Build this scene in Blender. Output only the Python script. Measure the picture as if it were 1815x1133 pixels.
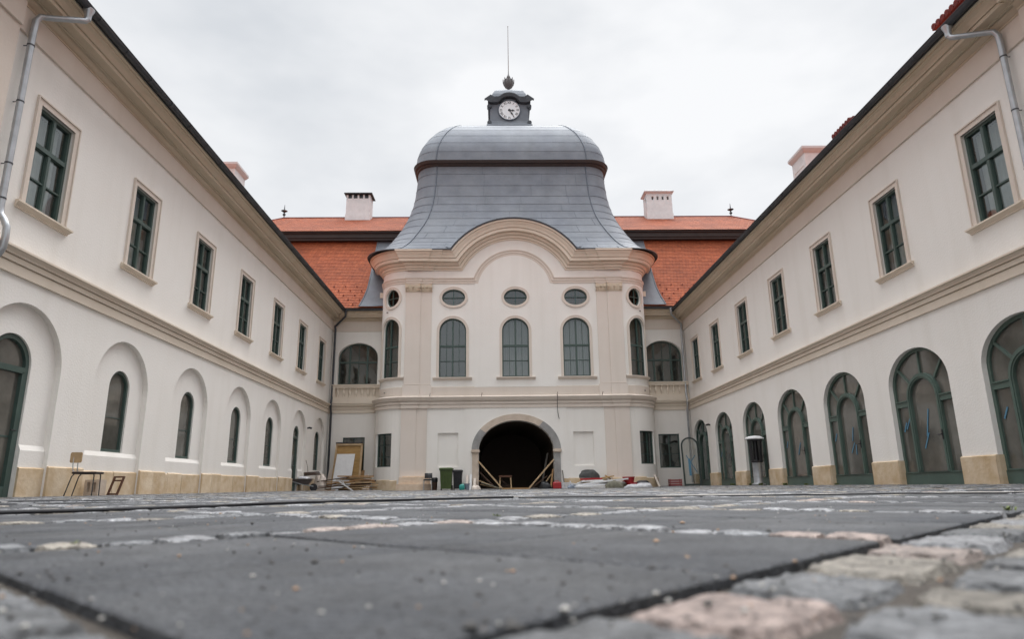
import bpy, math, random
from mathutils import Vector, Matrix
random.seed(7)
R=math.radians; sin=math.sin; cos=math.cos; PI=math.pi; sqrt=math.sqrt
S=bpy.context.scene
col=S.collection
for o in list(bpy.data.objects): bpy.data.objects.remove(o)

# ------------------------------------------------------------ camera
cam=bpy.data.cameras.new('camera'); co=bpy.data.objects.new('camera',cam); col.objects.link(co)
Xd=(0.999709,-0.020543,-0.012608); Dn=(-0.007224,0.243644,-0.969838); Fw=(0.022996,0.969647,0.243425)
m=Matrix(((Xd[0],-Dn[0],-Fw[0]),(Xd[1],-Dn[1],-Fw[1]),(Xd[2],-Dn[2],-Fw[2])))
co.matrix_world=Matrix.Translation((0,0,0.12))@m.to_4x4()
cam.sensor_width=36; cam.lens=1180/1815*36; cam.clip_start=0.02; cam.clip_end=600
cam.dof.use_dof=True; cam.dof.focus_distance=22; cam.dof.aperture_fstop=2.8
S.camera=co
# ------------------------------------------------------------ world: overcast
SUN_EL=58; SUN_AZ=200
w=bpy.data.worlds.new("World"); S.world=w; w.use_nodes=True
nt=w.node_tree; N=nt.nodes; L=nt.links
bg=N['Background']
sky=N.new('ShaderNodeTexSky'); sky.sky_type='NISHITA'; sky.sun_disc=False; sky.sun_elevation=R(SUN_EL); sky.sun_rotation=R(SUN_AZ)
tc=N.new('ShaderNodeTexCoord'); mp=N.new('ShaderNodeMapping'); mp.inputs['Scale'].default_value=(1,1,2.2); mp.inputs['Location'].default_value=(0.35,0.2,0.1)
L.new(tc.outputs['Generated'],mp.inputs[0])
nz=N.new('ShaderNodeTexNoise'); nz.inputs['Scale'].default_value=2.3; nz.inputs['Detail'].default_value=5; nz.inputs['Roughness'].default_value=0.5; L.new(mp.outputs[0],nz.inputs[0])
cr=N.new('ShaderNodeValToRGB'); cr.color_ramp.elements[0].position=0.36; cr.color_ramp.elements[0].color=(4.2,4.37,4.6,1); cr.color_ramp.elements[1].position=0.62; cr.color_ramp.elements[1].color=(5.75,5.8,5.9,1)
L.new(nz.outputs[0],cr.inputs[0])
# brighter towards the zenith, as an overcast sky is
sp=N.new('ShaderNodeSeparateXYZ'); L.new(tc.outputs['Generated'],sp.inputs[0])
mr=N.new('ShaderNodeMapRange'); mr.inputs[1].default_value=0.74; mr.inputs[2].default_value=1.0; mr.inputs[3].default_value=1.0; mr.inputs[4].default_value=7.5; L.new(sp.outputs[2],mr.inputs[0])
mu=N.new('ShaderNodeVectorMath'); mu.operation='SCALE'; L.new(cr.outputs[0],mu.inputs[0]); L.new(mr.outputs[0],mu.inputs['Scale'])
mx=N.new('ShaderNodeMixRGB'); mx.inputs[0].default_value=0.975; L.new(sky.outputs[0],mx.inputs[1]); L.new(mu.outputs[0],mx.inputs[2])
L.new(mx.outputs[0],bg.inputs[0]); bg.inputs[1].default_value=0.115
sd=bpy.data.lights.new('sun','SUN'); sd.energy=1.5; sd.angle=R(35); sd.color=(1,0.975,0.95)
so=bpy.data.objects.new('sun',sd); col.objects.link(so)
so.rotation_euler=(R(90-SUN_EL),0,R(180-SUN_AZ+180)); 
S.view_settings.view_transform='Standard'; S.view_settings.look='None'; S.view_settings.exposure=0.55; S.view_settings.gamma=1
S.render.engine='CYCLES'

# ------------------------------------------------------------ materials
def mat(name,base,rough=0.7,metal=0.0,var=0.0,vscale=3.0,bump=0.0,bscale=40.0,col2=None,spec=None,stretch=None,attr=None):
    M=bpy.data.materials.new(name); M.use_nodes=True; n=M.node_tree.nodes; l=M.node_tree.links
    b=n['Principled BSDF']; b.inputs['Roughness'].default_value=rough; b.inputs['Metallic'].default_value=metal
    if spec is not None: b.inputs['Specular IOR Level'].default_value=spec
    b.inputs['Base Color'].default_value=(*base,1)
    t=n.new('ShaderNodeTexCoord'); mpp=n.new('ShaderNodeMapping'); l.new(t.outputs['Object'],mpp.inputs[0])
    if stretch: mpp.inputs['Scale'].default_value=stretch
    out=None
    if attr:
        a=n.new('ShaderNodeAttribute'); a.attribute_name=attr; out=a.outputs['Color']
    if var>0 or col2:
        z=n.new('ShaderNodeTexNoise'); z.inputs['Scale'].default_value=vscale; z.inputs['Detail'].default_value=6; z.inputs['Roughness'].default_value=0.6
        l.new(mpp.outputs[0],z.inputs[0])
        r=n.new('ShaderNodeValToRGB'); r.color_ramp.elements[0].position=0.3; r.color_ramp.elements[1].position=0.7
        if attr:
            r.color_ramp.elements[0].color=(1-var,1-var,1-var,1); r.color_ramp.elements[1].color=(1+var,1+var,1+var,1)
            l.new(z.outputs[0],r.inputs[0])
            mm=n.new('ShaderNodeMixRGB'); mm.blend_type='MULTIPLY'; mm.inputs[0].default_value=1; l.new(out,mm.inputs[1]); l.new(r.outputs[0],mm.inputs[2]); out=mm.outputs[0]
        else:
            c2=col2 or tuple(c*(1-var) for c in base)
            r.color_ramp.elements[0].color=(*c2,1); r.color_ramp.elements[1].color=(*base,1)
            l.new(z.outputs[0],r.inputs[0]); out=r.outputs[0]
    if out: l.new(out,b.inputs['Base Color'])
    if bump>0:
        z2=n.new('ShaderNodeTexNoise'); z2.inputs['Scale'].default_value=bscale; z2.inputs['Detail'].default_value=4; l.new(t.outputs['Object'],z2.inputs[0])
        bp=n.new('ShaderNodeBump'); bp.inputs['Strength'].default_value=bump; bp.inputs['Distance'].default_value=0.02; l.new(z2.outputs[0],bp.inputs['Height']); l.new(bp.outputs[0],b.inputs['Normal'])
    return M
def stucco(name,base,stain):
    M=mat(name,base,0.85,bump=0.25,bscale=25); n=M.node_tree.nodes; l=M.node_tree.links; b=n['Principled BSDF']
    t=[x for x in n if x.type=='TEX_COORD'][0]
    a=n.new('ShaderNodeTexNoise'); a.inputs['Scale'].default_value=0.55; a.inputs['Detail'].default_value=7; a.inputs['Roughness'].default_value=0.62; l.new(t.outputs['Object'],a.inputs[0])
    mp2=n.new('ShaderNodeMapping'); mp2.inputs['Scale'].default_value=(1.7,1.7,0.13); l.new(t.outputs['Object'],mp2.inputs[0])
    s=n.new('ShaderNodeTexNoise'); s.inputs['Scale'].default_value=1.2; s.inputs['Detail'].default_value=4; l.new(mp2.outputs[0],s.inputs[0])
    r=n.new('ShaderNodeValToRGB'); r.color_ramp.elements[0].position=0.30; r.color_ramp.elements[1].position=0.72; r.color_ramp.elements[0].color=(*stain,1); r.color_ramp.elements[1].color=(*base,1); l.new(a.outputs[0],r.inputs[0])
    r2=n.new('ShaderNodeValToRGB'); r2.color_ramp.elements[0].position=0.28; r2.color_ramp.elements[1].position=0.5; r2.color_ramp.elements[0].color=(0.955,0.95,0.94,1); r2.color_ramp.elements[1].color=(1,1,1,1); l.new(s.outputs[0],r2.inputs[0])
    mm=n.new('ShaderNodeMixRGB'); mm.blend_type='MULTIPLY'; mm.inputs[0].default_value=1; l.new(r.outputs[0],mm.inputs[1]); l.new(r2.outputs[0],mm.inputs[2]); l.new(mm.outputs[0],b.inputs['Base Color'])
    return M
def tilemat(name,c1,c2,c3,zs,xs):
    M=mat(name,c1,0.8); n=M.node_tree.nodes; l=M.node_tree.links; b=n['Principled BSDF']
    t=[x for x in n if x.type=='TEX_COORD'][0]; se=n.new('ShaderNodeSeparateXYZ'); l.new(t.outputs['Object'],se.inputs[0])
    ad=n.new('ShaderNodeMath'); ad.operation='ADD'; l.new(se.outputs[0],ad.inputs[0]); l.new(se.outputs[1],ad.inputs[1])
    cb=n.new('ShaderNodeCombineXYZ'); l.new(ad.outputs[0],cb.inputs[0]); l.new(se.outputs[2],cb.inputs[1])
    br=n.new('ShaderNodeTexBrick'); br.inputs['Scale'].default_value=1; br.inputs['Brick Width'].default_value=xs; br.inputs['Row Height'].default_value=zs; br.inputs['Mortar Size'].default_value=0.006; br.inputs['Mortar Smooth'].default_value=0.3
    br.inputs['Color1'].default_value=(*c1,1); br.inputs['Color2'].default_value=(*c2,1); br.inputs['Mortar'].default_value=(*c3,1); l.new(cb.outputs[0],br.inputs[0])
    a=n.new('ShaderNodeTexNoise'); a.inputs['Scale'].default_value=0.8; a.inputs['Detail'].default_value=6; l.new(t.outputs['Object'],a.inputs[0])
    r2=n.new('ShaderNodeValToRGB'); r2.color_ramp.elements[0].position=0.3; r2.color_ramp.elements[1].position=0.7; r2.color_ramp.elements[0].color=(0.78,0.76,0.76,1); r2.color_ramp.elements[1].color=(1.1,1.08,1.05,1); l.new(a.outputs[0],r2.inputs[0])
    mm=n.new('ShaderNodeMixRGB'); mm.blend_type='MULTIPLY'; mm.inputs[0].default_value=1; l.new(br.outputs[0],mm.inputs[1]); l.new(r2.outputs[0],mm.inputs[2]); l.new(mm.outputs[0],b.inputs['Base Color'])
    bp=n.new('ShaderNodeBump'); bp.inputs['Strength'].default_value=0.3; bp.inputs['Distance'].default_value=0.015; l.new(br.outputs['Fac'],bp.inputs['Height']); bp.invert=True; l.new(bp.outputs[0],b.inputs['Normal'])
    return M
def glassmat(name,tint,mixf):
    M=bpy.data.materials.new(name); M.use_nodes=True; n=M.node_tree.nodes; l=M.node_tree.links; n.remove(n['Principled BSDF'])
    o=n['Material Output']; tr=n.new('ShaderNodeBsdfTransparent'); tr.inputs[0].default_value=(*tint,1)
    gl=n.new('ShaderNodeBsdfGlossy'); gl.inputs['Roughness'].default_value=0.03; gl.inputs['Color'].default_value=(0.8,0.85,0.85,1)
    t=n.new('ShaderNodeTexCoord'); z=n.new('ShaderNodeTexNoise'); z.inputs['Scale'].default_value=1.4; l.new(t.outputs['Object'],z.inputs[0]); bp=n.new('ShaderNodeBump'); bp.inputs['Strength'].default_value=0.16; bp.inputs['Distance'].default_value=0.05; l.new(z.outputs[0],bp.inputs['Height']); l.new(bp.outputs[0],gl.inputs['Normal'])
    ge=n.new('ShaderNodeNewGeometry'); dt=n.new('ShaderNodeVectorMath'); dt.operation='DOT_PRODUCT'; l.new(ge.outputs['Normal'],dt.inputs[0]); l.new(ge.outputs['Incoming'],dt.inputs[1])
    ab=n.new('ShaderNodeMath'); ab.operation='ABSOLUTE'; l.new(dt.outputs['Value'],ab.inputs[0])
    on=n.new('ShaderNodeMath'); on.operation='SUBTRACT'; on.inputs[0].default_value=1; l.new(ab.outputs[0],on.inputs[1])
    pw=n.new('ShaderNodeMath'); pw.operation='POWER'; pw.inputs[1].default_value=5; l.new(on.outputs[0],pw.inputs[0])
    ml=n.new('ShaderNodeMath'); ml.operation='MULTIPLY_ADD'; ml.inputs[1].default_value=0.9; ml.inputs[2].default_value=0.14+mixf; ml.use_clamp=True; l.new(pw.outputs[0],ml.inputs[0])
    ms=n.new('ShaderNodeMixShader'); l.new(ml.outputs[0],ms.inputs[0]); l.new(tr.outputs[0],ms.inputs[1]); l.new(gl.outputs[0],ms.inputs[2]); l.new(ms.outputs[0],o.inputs[0])
    return M
WHITE=stucco('white_plaster',(0.84,0.81,0.765),(0.80,0.765,0.715))
BEIGE=stucco('beige_plaster',(0.755,0.67,0.565),(0.69,0.595,0.485))
PALEB=stucco('pale_beige_plaster',(0.71,0.63,0.555),(0.66,0.575,0.50))
PINK=stucco('pinkish_plaster',(0.73,0.655,0.59),(0.69,0.61,0.54))
LIME=mat('limestone',(0.68,0.57,0.43),0.85,var=0.3,vscale=2.6,bump=0.4,bscale=14,col2=(0.50,0.36,0.21))
LIME2=mat('pale_limestone',(0.62,0.52,0.43),0.85,var=0.3,vscale=3,bump=0.4,bscale=14,col2=(0.47,0.38,0.30))
GREYST=mat('grey_stone',(0.34,0.33,0.32),0.85,var=0.3,vscale=3,bump=0.4,bscale=14)
CORN=stucco('cornice_ochre_plaster',(0.67,0.575,0.455),(0.58,0.48,0.36))
GREEN=mat('green_paint',(0.062,0.10,0.086),0.4,var=0.25,vscale=4)
GREENL=mat('sage_green_paint',(0.085,0.13,0.108),0.45,var=0.25,vscale=4)
GLASS=glassmat('window_glass',(0.62,0.67,0.65),0.02)
def dust_reflection_glass():
    M=mat('door_glass',(0.15,0.145,0.125),0.06,var=0.62,vscale=1.3,spec=0.8,bump=0.06,bscale=2.0)  # grey mottled base paints in reflections of the opposite wall, along with dust
    return M
GLASSD=dust_reflection_glass()
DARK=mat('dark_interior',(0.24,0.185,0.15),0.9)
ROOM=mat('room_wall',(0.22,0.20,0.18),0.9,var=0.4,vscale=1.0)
CURT=mat('net_curtain',(0.42,0.42,0.42),0.9,var=0.3,vscale=8,stretch=(8,8,0.4))
SHEET=mat('dusty_sheeting',(0.26,0.255,0.225),0.6,var=0.45,vscale=1.4,stretch=(1,1,0.6))
ZINC=mat('zinc_sheet',(0.19,0.207,0.232),0.6,metal=0.1,spec=.3,var=0.22,vscale=1.3,bump=0.12,bscale=8)
ZINCD=mat('dark_zinc',(0.075,0.08,0.09),0.5,metal=0.4,var=0.3,vscale=4)
SEAM=mat('seam_zinc',(0.10,0.115,0.14),0.5,metal=0.3)
GALV=mat('galvanised_steel',(0.50,0.52,0.54),0.35,metal=0.6,var=0.25,vscale=5)
BROWN=mat('brown_timber_paint',(0.046,0.038,0.036),0.6,var=0.3,vscale=3)
TILE=tilemat('red_roof_tile',(0.45,0.135,0.056),(0.345,0.095,0.04),(0.10,0.03,0.018),0.10,0.17)
TILED=tilemat('dark_red_tile',(0.19,0.03,0.025),(0.14,0.025,0.02),(0.04,0.01,0.01),0.12,0.2)
BLACK=mat('black_plastic',(0.015,0.015,0.018),0.4,var=0.3,vscale=6)
WOOD=mat('raw_wood',(0.45,0.26,0.11),0.75,var=0.4,vscale=5,stretch=(1,1,6),col2=(0.30,0.17,0.075))
WOODL=mat('pale_batten_wood',(0.53,0.37,0.21),0.75,var=0.35,vscale=6)
WOODD=mat('dark_old_wood',(0.10,0.048,0.025),0.8,var=0.5,vscale=6,col2=(0.022,0.014,0.011))
PLY=mat('plywood',(0.42,0.25,0.085),0.7,var=0.35,vscale=3,stretch=(1,1,4))
WPAINT=mat('white_paint',(0.72,0.72,0.72),0.6,var=0.15,vscale=5)
BAGW=mat('white_sack_cloth',(0.66,0.66,0.68),0.8,var=0.3,vscale=9,bump=0.5,bscale=30)
BINGREEN=mat('green_bin_plastic',(0.06,0.095,0.022),0.45,var=0.25,vscale=5)
TEAL=mat('teal_plastic',(0.02,0.26,0.22),0.4); BLUEGREY=mat('grey_blue_plastic',(0.2,0.23,0.28),0.5)
RED=mat('red_plastic',(0.42,0.02,0.025),0.45,var=0.3,vscale=6); REDF=mat('faded_red_plastic',(0.42,0.10,0.10),0.6,var=0.3)
BTAPE=mat('blue_tape',(0.08,0.22,0.33),0.5)
SACK=mat('olive_sack',(0.22,0.21,0.16),0.9,var=0.4,vscale=8,bump=0.5); SACKD=mat('charcoal_sack',(0.075,0.075,0.072),0.85,var=0.4,vscale=8,bump=0.5)
WEED=mat('weed_leaf',(0.14,0.18,0.04),0.7,var=0.5,vscale=30)
RUST=mat('rusty_steel',(0.13,0.055,0.03),0.7,var=0.4,vscale=10)
CLOCKF=mat('clock_face_white',(0.78,0.78,0.79),0.5,var=0.08)
SLAB=mat('dark_stone_slab',(0.1,0.1,0.1),0.72,var=0.34,vscale=4,bump=0.7,bscale=90,attr='col',spec=.28)
COB=mat('cobble_stone',(0.3,0.3,0.3),0.72,var=0.5,vscale=22,bump=1.0,bscale=45,attr='col',spec=.32)
SOIL=mat('joint_soil',(0.055,0.045,0.036),0.95,var=0.5,vscale=20,bump=0.6,bscale=60)

def island(M,lo,hi):
    n=M.node_tree.nodes; l=M.node_tree.links; b=n['Principled BSDF']; src=b.inputs['Base Color'].links[0].from_socket
    g=n.new('ShaderNodeNewGeometry'); r=n.new('ShaderNodeValToRGB'); r.color_ramp.elements[0].color=(*lo,1); r.color_ramp.elements[1].color=(*hi,1); l.new(g.outputs['Random Per Island'],r.inputs[0])
    mm=n.new('ShaderNodeMixRGB'); mm.blend_type='MULTIPLY'; mm.inputs[0].default_value=1; l.new(src,mm.inputs[1]); l.new(r.outputs[0],mm.inputs[2]); l.new(mm.outputs[0],b.inputs['Base Color'])
island(LIME,(0.80,0.76,0.70),(1.12,1.12,1.12))
PEACH=mat('peach_limestone',(0.74,0.60,0.47),0.85,var=0.25,vscale=5,bump=0.3,bscale=20,col2=(0.62,0.47,0.34))
def grain(M,sc,lo,hi,p0=.35,p1=.65):
    n=M.node_tree.nodes; l=M.node_tree.links; b=n['Principled BSDF']; src=b.inputs['Base Color'].links[0].from_socket
    t=[x for x in n if x.type=='TEX_COORD'][0]; z=n.new('ShaderNodeTexNoise'); z.inputs['Scale'].default_value=sc; z.inputs['Detail'].default_value=8; z.inputs['Roughness'].default_value=.7; l.new(t.outputs['Object'],z.inputs[0])
    r=n.new('ShaderNodeValToRGB'); r.color_ramp.elements[0].position=p0; r.color_ramp.elements[1].position=p1; r.color_ramp.elements[0].color=(*lo,1); r.color_ramp.elements[1].color=(*hi,1); l.new(z.outputs[0],r.inputs[0])
    mm=n.new('ShaderNodeMixRGB'); mm.blend_type='MULTIPLY'; mm.inputs[0].default_value=1; l.new(src,mm.inputs[1]); l.new(r.outputs[0],mm.inputs[2]); l.new(mm.outputs[0],b.inputs['Base Color'])
grain(SLAB,55,(.62,.62,.62),(1.4,1.38,1.35)); grain(SLAB,1.6,(.72,.74,.78),(1.3,1.27,1.22))
grain(COB,70,(.6,.6,.6),(1.35,1.33,1.3)); grain(ZINC,0.7,(.86,.87,.9),(1.1,1.1,1.08)); grain(TILE,6,(.78,.76,.76),(1.18,1.16,1.12))
# ------------------------------------------------------------ helpers
class MB:
    def __init__(s): s.v=[]; s.f=[]; s.c=[]
    def add(s,vs,fs,c=None):
        b=len(s.v); s.v+=[tuple(p) for p in vs]; s.f+=[tuple(i+b for i in f) for f in fs]
        if c is not None: s.c+=[c]*len(fs)
    def quad(s,a,b,c,d): s.add([a,b,c,d],[(0,1,2,3)])
    def box(s,x0,x1,y0,y1,z0,z1,f=None):
        vs=[(x,y,z) for x in(x0,x1) for y in(y0,y1) for z in(z0,z1)]
        if f: vs=[f(*p) for p in vs]
        s.add(vs,[(0,1,3,2),(4,6,7,5),(0,4,5,1),(2,3,7,6),(0,2,6,4),(1,5,7,3)])
    def bar(s,a,b,w,h=None,up=(0,0,1)):
        a=Vector(a); b=Vector(b); d=(b-a).normalized(); u=Vector(up)
        if abs(d.dot(u))>0.98: u=Vector((0,1,0))
        x=d.cross(u).normalized(); y=x.cross(d); h=h or w
        vs=[]
        for p in(a,b):
            for i,j in((-1,-1),(1,-1),(1,1),(-1,1)): vs.append(p+x*i*w/2+y*j*h/2)
        s.add(vs,[(0,1,2,3),(7,6,5,4),(0,4,5,1),(1,5,6,2),(2,6,7,3),(3,7,4,0)])
    def tube(s,pts,r,n=8,caps=True):
        pts=[Vector(p) for p in pts]; rings=[]; pu=None
        for i,p in enumerate(pts):
            d=(pts[min(i+1,len(pts)-1)]-pts[max(i-1,0)]).normalized()
            if pu is None:
                u=Vector((0,0,1)) if abs(d.z)<0.9 else Vector((1,0,0)); u=(u-d*u.dot(d)).normalized()
            else: u=(pu-d*pu.dot(d)).normalized()
            pu=u; v=d.cross(u); rr=r[i] if isinstance(r,(list,tuple)) else r
            rings.append([p+(u*cos(2*PI*k/n)+v*sin(2*PI*k/n))*rr for k in range(n)])
        s.loft(rings,True)
        if caps: 
            s.add(rings[0],[tuple(range(n))]); s.add(rings[-1],[tuple(range(n))[::-1]])
    def loft(s,rings,closed=False):
        n=len(rings[0]); vs=[p for r in rings for p in r]; fs=[]
        for i in range(len(rings)-1):
            for k in range(n if closed else n-1):
                k2=(k+1)%n; fs.append((i*n+k,i*n+k2,(i+1)*n+k2,(i+1)*n+k))
        s.add(vs,fs)
    def lathe(s,prof,c=(0,0,0),n=20,sq=None):
        rings=[[(c[0]+r*cos(2*PI*k/n),c[1]+r*sin(2*PI*k/n),c[2]+z) for k in range(n)] for r,z in prof]
        s.loft(rings,True); s.add(rings[0],[tuple(range(n))[::-1]]); s.add(rings[-1],[tuple(range(n))])
    def build(s,name,material,parent=None,smooth=False,loc=None,xf=None,angle=35):
        me=bpy.data.meshes.new(name)
        vs=s.v
        if xf: vs=[tuple(xf@Vector(p)) for p in vs]
        me.from_pydata(vs,[],s.f); me.update()
        if s.c and len(s.c)==len(s.f):
            at=me.attributes.new('col','FLOAT_COLOR','FACE'); 
            at.data.foreach_set('color',[x for c in s.c for x in (*c,1)])
        for mm in (material if isinstance(material,list) else [material]): me.materials.append(mm)
        if smooth:
            me.polygons.foreach_set('use_smooth',[True]*len(me.polygons))
            try: me.set_sharp_from_angle(angle=R(angle))
            except Exception: pass
        o=bpy.data.objects.new(name,me); col.objects.link(o)
        if parent: o.parent=parent
        if loc: o.location=loc
        return o
def build_multi(name,parts,parent=None,smooth=False,angle=35):
    big=MB(); idx=[]
    for k,(b,_) in enumerate(parts): idx+=[k]*len(b.f); big.add(b.v,b.f)
    o=big.build(name,[p[1] for p in parts],parent,smooth=smooth,angle=angle)
    o.data.polygons.foreach_set('material_index',idx); return o
def thing(name,label,cat,loc=(0,0,0),rz=0,group=None):
    o=bpy.data.objects.new(name,None); col.objects.link(o); o.location=loc; o.rotation_euler=(0,0,rz); o.empty_display_size=0.2
    return tag(o,label,cat,group)
def tag(o,label=None,cat=None,group=None,kind=None):
    if label:o['label']=label
    if cat:o['category']=cat
    if group:o['group']=group
    if kind:o['kind']=kind
    return o
def copy_tree(o,parent,loc):
    c=o.copy(); col.objects.link(c); c.parent=parent; c.location=loc
    for ch in o.children:
        d=ch.copy(); col.objects.link(d); d.parent=c
    return c

# openings: dict(c,w,b,t,r) r = rise of the arch part; kind 'oval'
def op(c,w,b,t,r=0,oval=False,depth=0.12): return dict(c=c,w=w,b=b,t=t,r=r,oval=oval,depth=depth)
def inset(o,t,tb=None):
    tb=t if tb is None else tb
    return dict(c=o['c'],w=o['w']-2*t,b=o['b']+tb,t=o['t']-t,r=max(0,o['r']-(t if o['r']>0 else 0)),oval=o['oval'],depth=o['depth'])
def us(o,n=24):
    a=o['c']-o['w']/2
    if o['r']<=0 and not o['oval']: return [a,a+o['w']]
    return [o['c']-o['w']/2*cos(PI*k/n) for k in range(n+1)]
def zt(o,u):
    x=min(1,abs(u-o['c'])/(o['w']/2))
    if o['oval']: return (o['b']+o['t'])/2+(o['t']-o['b'])/2*sqrt(1-x*x)
    if o['r']<=0: return o['t']
    return o['t']-o['r']+o['r']*sqrt(1-x*x)
def zb(o,u):
    x=min(1,abs(u-o['c'])/(o['w']/2))
    if o['oval']: return (o['b']+o['t'])/2-(o['t']-o['b'])/2*sqrt(1-x*x)
    return o['b']
def outline(o,n=24):
    if o['oval']:
        return [(o['c']+o['w']/2*cos(2*PI*k/(2*n)),(o['b']+o['t'])/2+(o['t']-o['b'])/2*sin(2*PI*k/(2*n))) for k in range(2*n)]
    a=o['c']-o['w']/2; b=o['c']+o['w']/2
    if o['r']<=0: return [(b,o['b']),(b,o['t']),(a,o['t']),(a,o['b'])]
    return [(b,o['b'])]+[(o['c']+o['w']/2*cos(PI*k/n),o['t']-o['r']+o['r']*sin(PI*k/n)) for k in range(n+1)]+[(a,o['b'])]
def wall(mb,u0,u1,z0,z1,ops,P,dep=0,extra=(),d=0.0):
    """wall in the u,z plane with openings; z1 may be a function of u"""
    U={round(u0,5),round(u1,5)}
    for o in ops:
        for x in us(o): U.add(round(x,5))
    for x in extra: U.add(round(x,5))
    U=sorted(x for x in U if u0-1e-6<=x<=u1+1e-6)
    f1=z1 if callable(z1) else (lambda u:z1)
    for a,b in zip(U[:-1],U[1:]):
        if b-a<1e-4: continue
        mid=(a+b)/2; cur=sorted([o for o in ops if abs(mid-o['c'])<o['w']/2],key=lambda o:o['b'])
        ba,bb=z0,z0
        for o in cur:
            ta,tb=zb(o,a),zb(o,b)
            if ta>ba+1e-5 or tb>bb+1e-5: mb.quad(P(a,d,ba),P(b,d,bb),P(b,d,tb),P(a,d,ta))
            ba,bb=zt(o,a),zt(o,b)
        if f1(a)>ba+1e-5 or f1(b)>bb+1e-5: mb.quad(P(a,d,ba),P(b,d,bb),P(b,d,f1(b)),P(a,d,f1(a)))
    for o in ops:
        pts=outline(o); dd=o['depth']
        for i in range(len(pts)):
            p,q=pts[i],pts[(i+1)%len(pts)]
            if o['b']<=z0+1e-4 and not o['oval'] and i==len(pts)-1: continue
            k=max(1,int(dd/0.5))
            mb.quad(P(p[0],d,p[1]),P(q[0],d,q[1]),P(q[0],d+dd,q[1]),P(p[0],d+dd,p[1]))
def ring(mb,a,b,P,d0,d1):
    A=outline(a);B=outline(b);n=len(A)
    for i in range(n):
        j=(i+1)%n
        mb.quad(P(A[i][0],d0,A[i][1]),P(A[j][0],d0,A[j][1]),P(B[j][0],d0,B[j][1]),P(B[i][0],d0,B[i][1]))
        for K in (A,B): mb.quad(P(K[i][0],d0,K[i][1]),P(K[j][0],d0,K[j][1]),P(K[j][0],d1,K[j][1]),P(K[i][0],d1,K[i][1]))
def fill(mb,o,P,d):
    U=us(o,16)
    if len(U)==2: U=[U[0]+(U[1]-U[0])*k/4 for k in range(5)]
    for a,b in zip(U[:-1],U[1:]): mb.quad(P(a,d,zb(o,a)),P(b,d,zb(o,b)),P(b,d,zt(o,b)),P(a,d,zt(o,a)))
def pbox(mb,P,u0,u1,d0,d1,z0,z1): mb.box(u0,u1,d0,d1,z0,z1,f=P)
def vbar(mb,P,o,u,w,d0,d1,z0=None): 
    z0=o['b'] if z0 is None else z0; pbox(mb,P,u-w/2,u+w/2,d0,d1,z0,min(zt(o,u-w/2),zt(o,u+w/2))+0.005)
def hbar(mb,P,o,z,h,d0,d1):
    hw=o['w']/2
    if o['oval'] : x=hw
    elif o['r']>0 and z>o['t']-o['r']: x=hw*sqrt(max(0,1-((z-(o['t']-o['r']))/o['r'])**2))
    else: x=hw
    n=4
    for k in range(n): pbox(mb,P,o['c']-x+2*x*k/n,o['c']-x+2*x*(k+1)/n,d0,d1,z-h/2,z+h/2)
def pane(o,P,d,parent,m=None,name='pane'):
    mb=MB(); fill(mb,o,P,d); return mb.build(name,m or GLASS,parent)
def sweep(mb,paths):
    """paths: list over profile points of polylines with equal counts"""
    mb.loft(paths)

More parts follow.
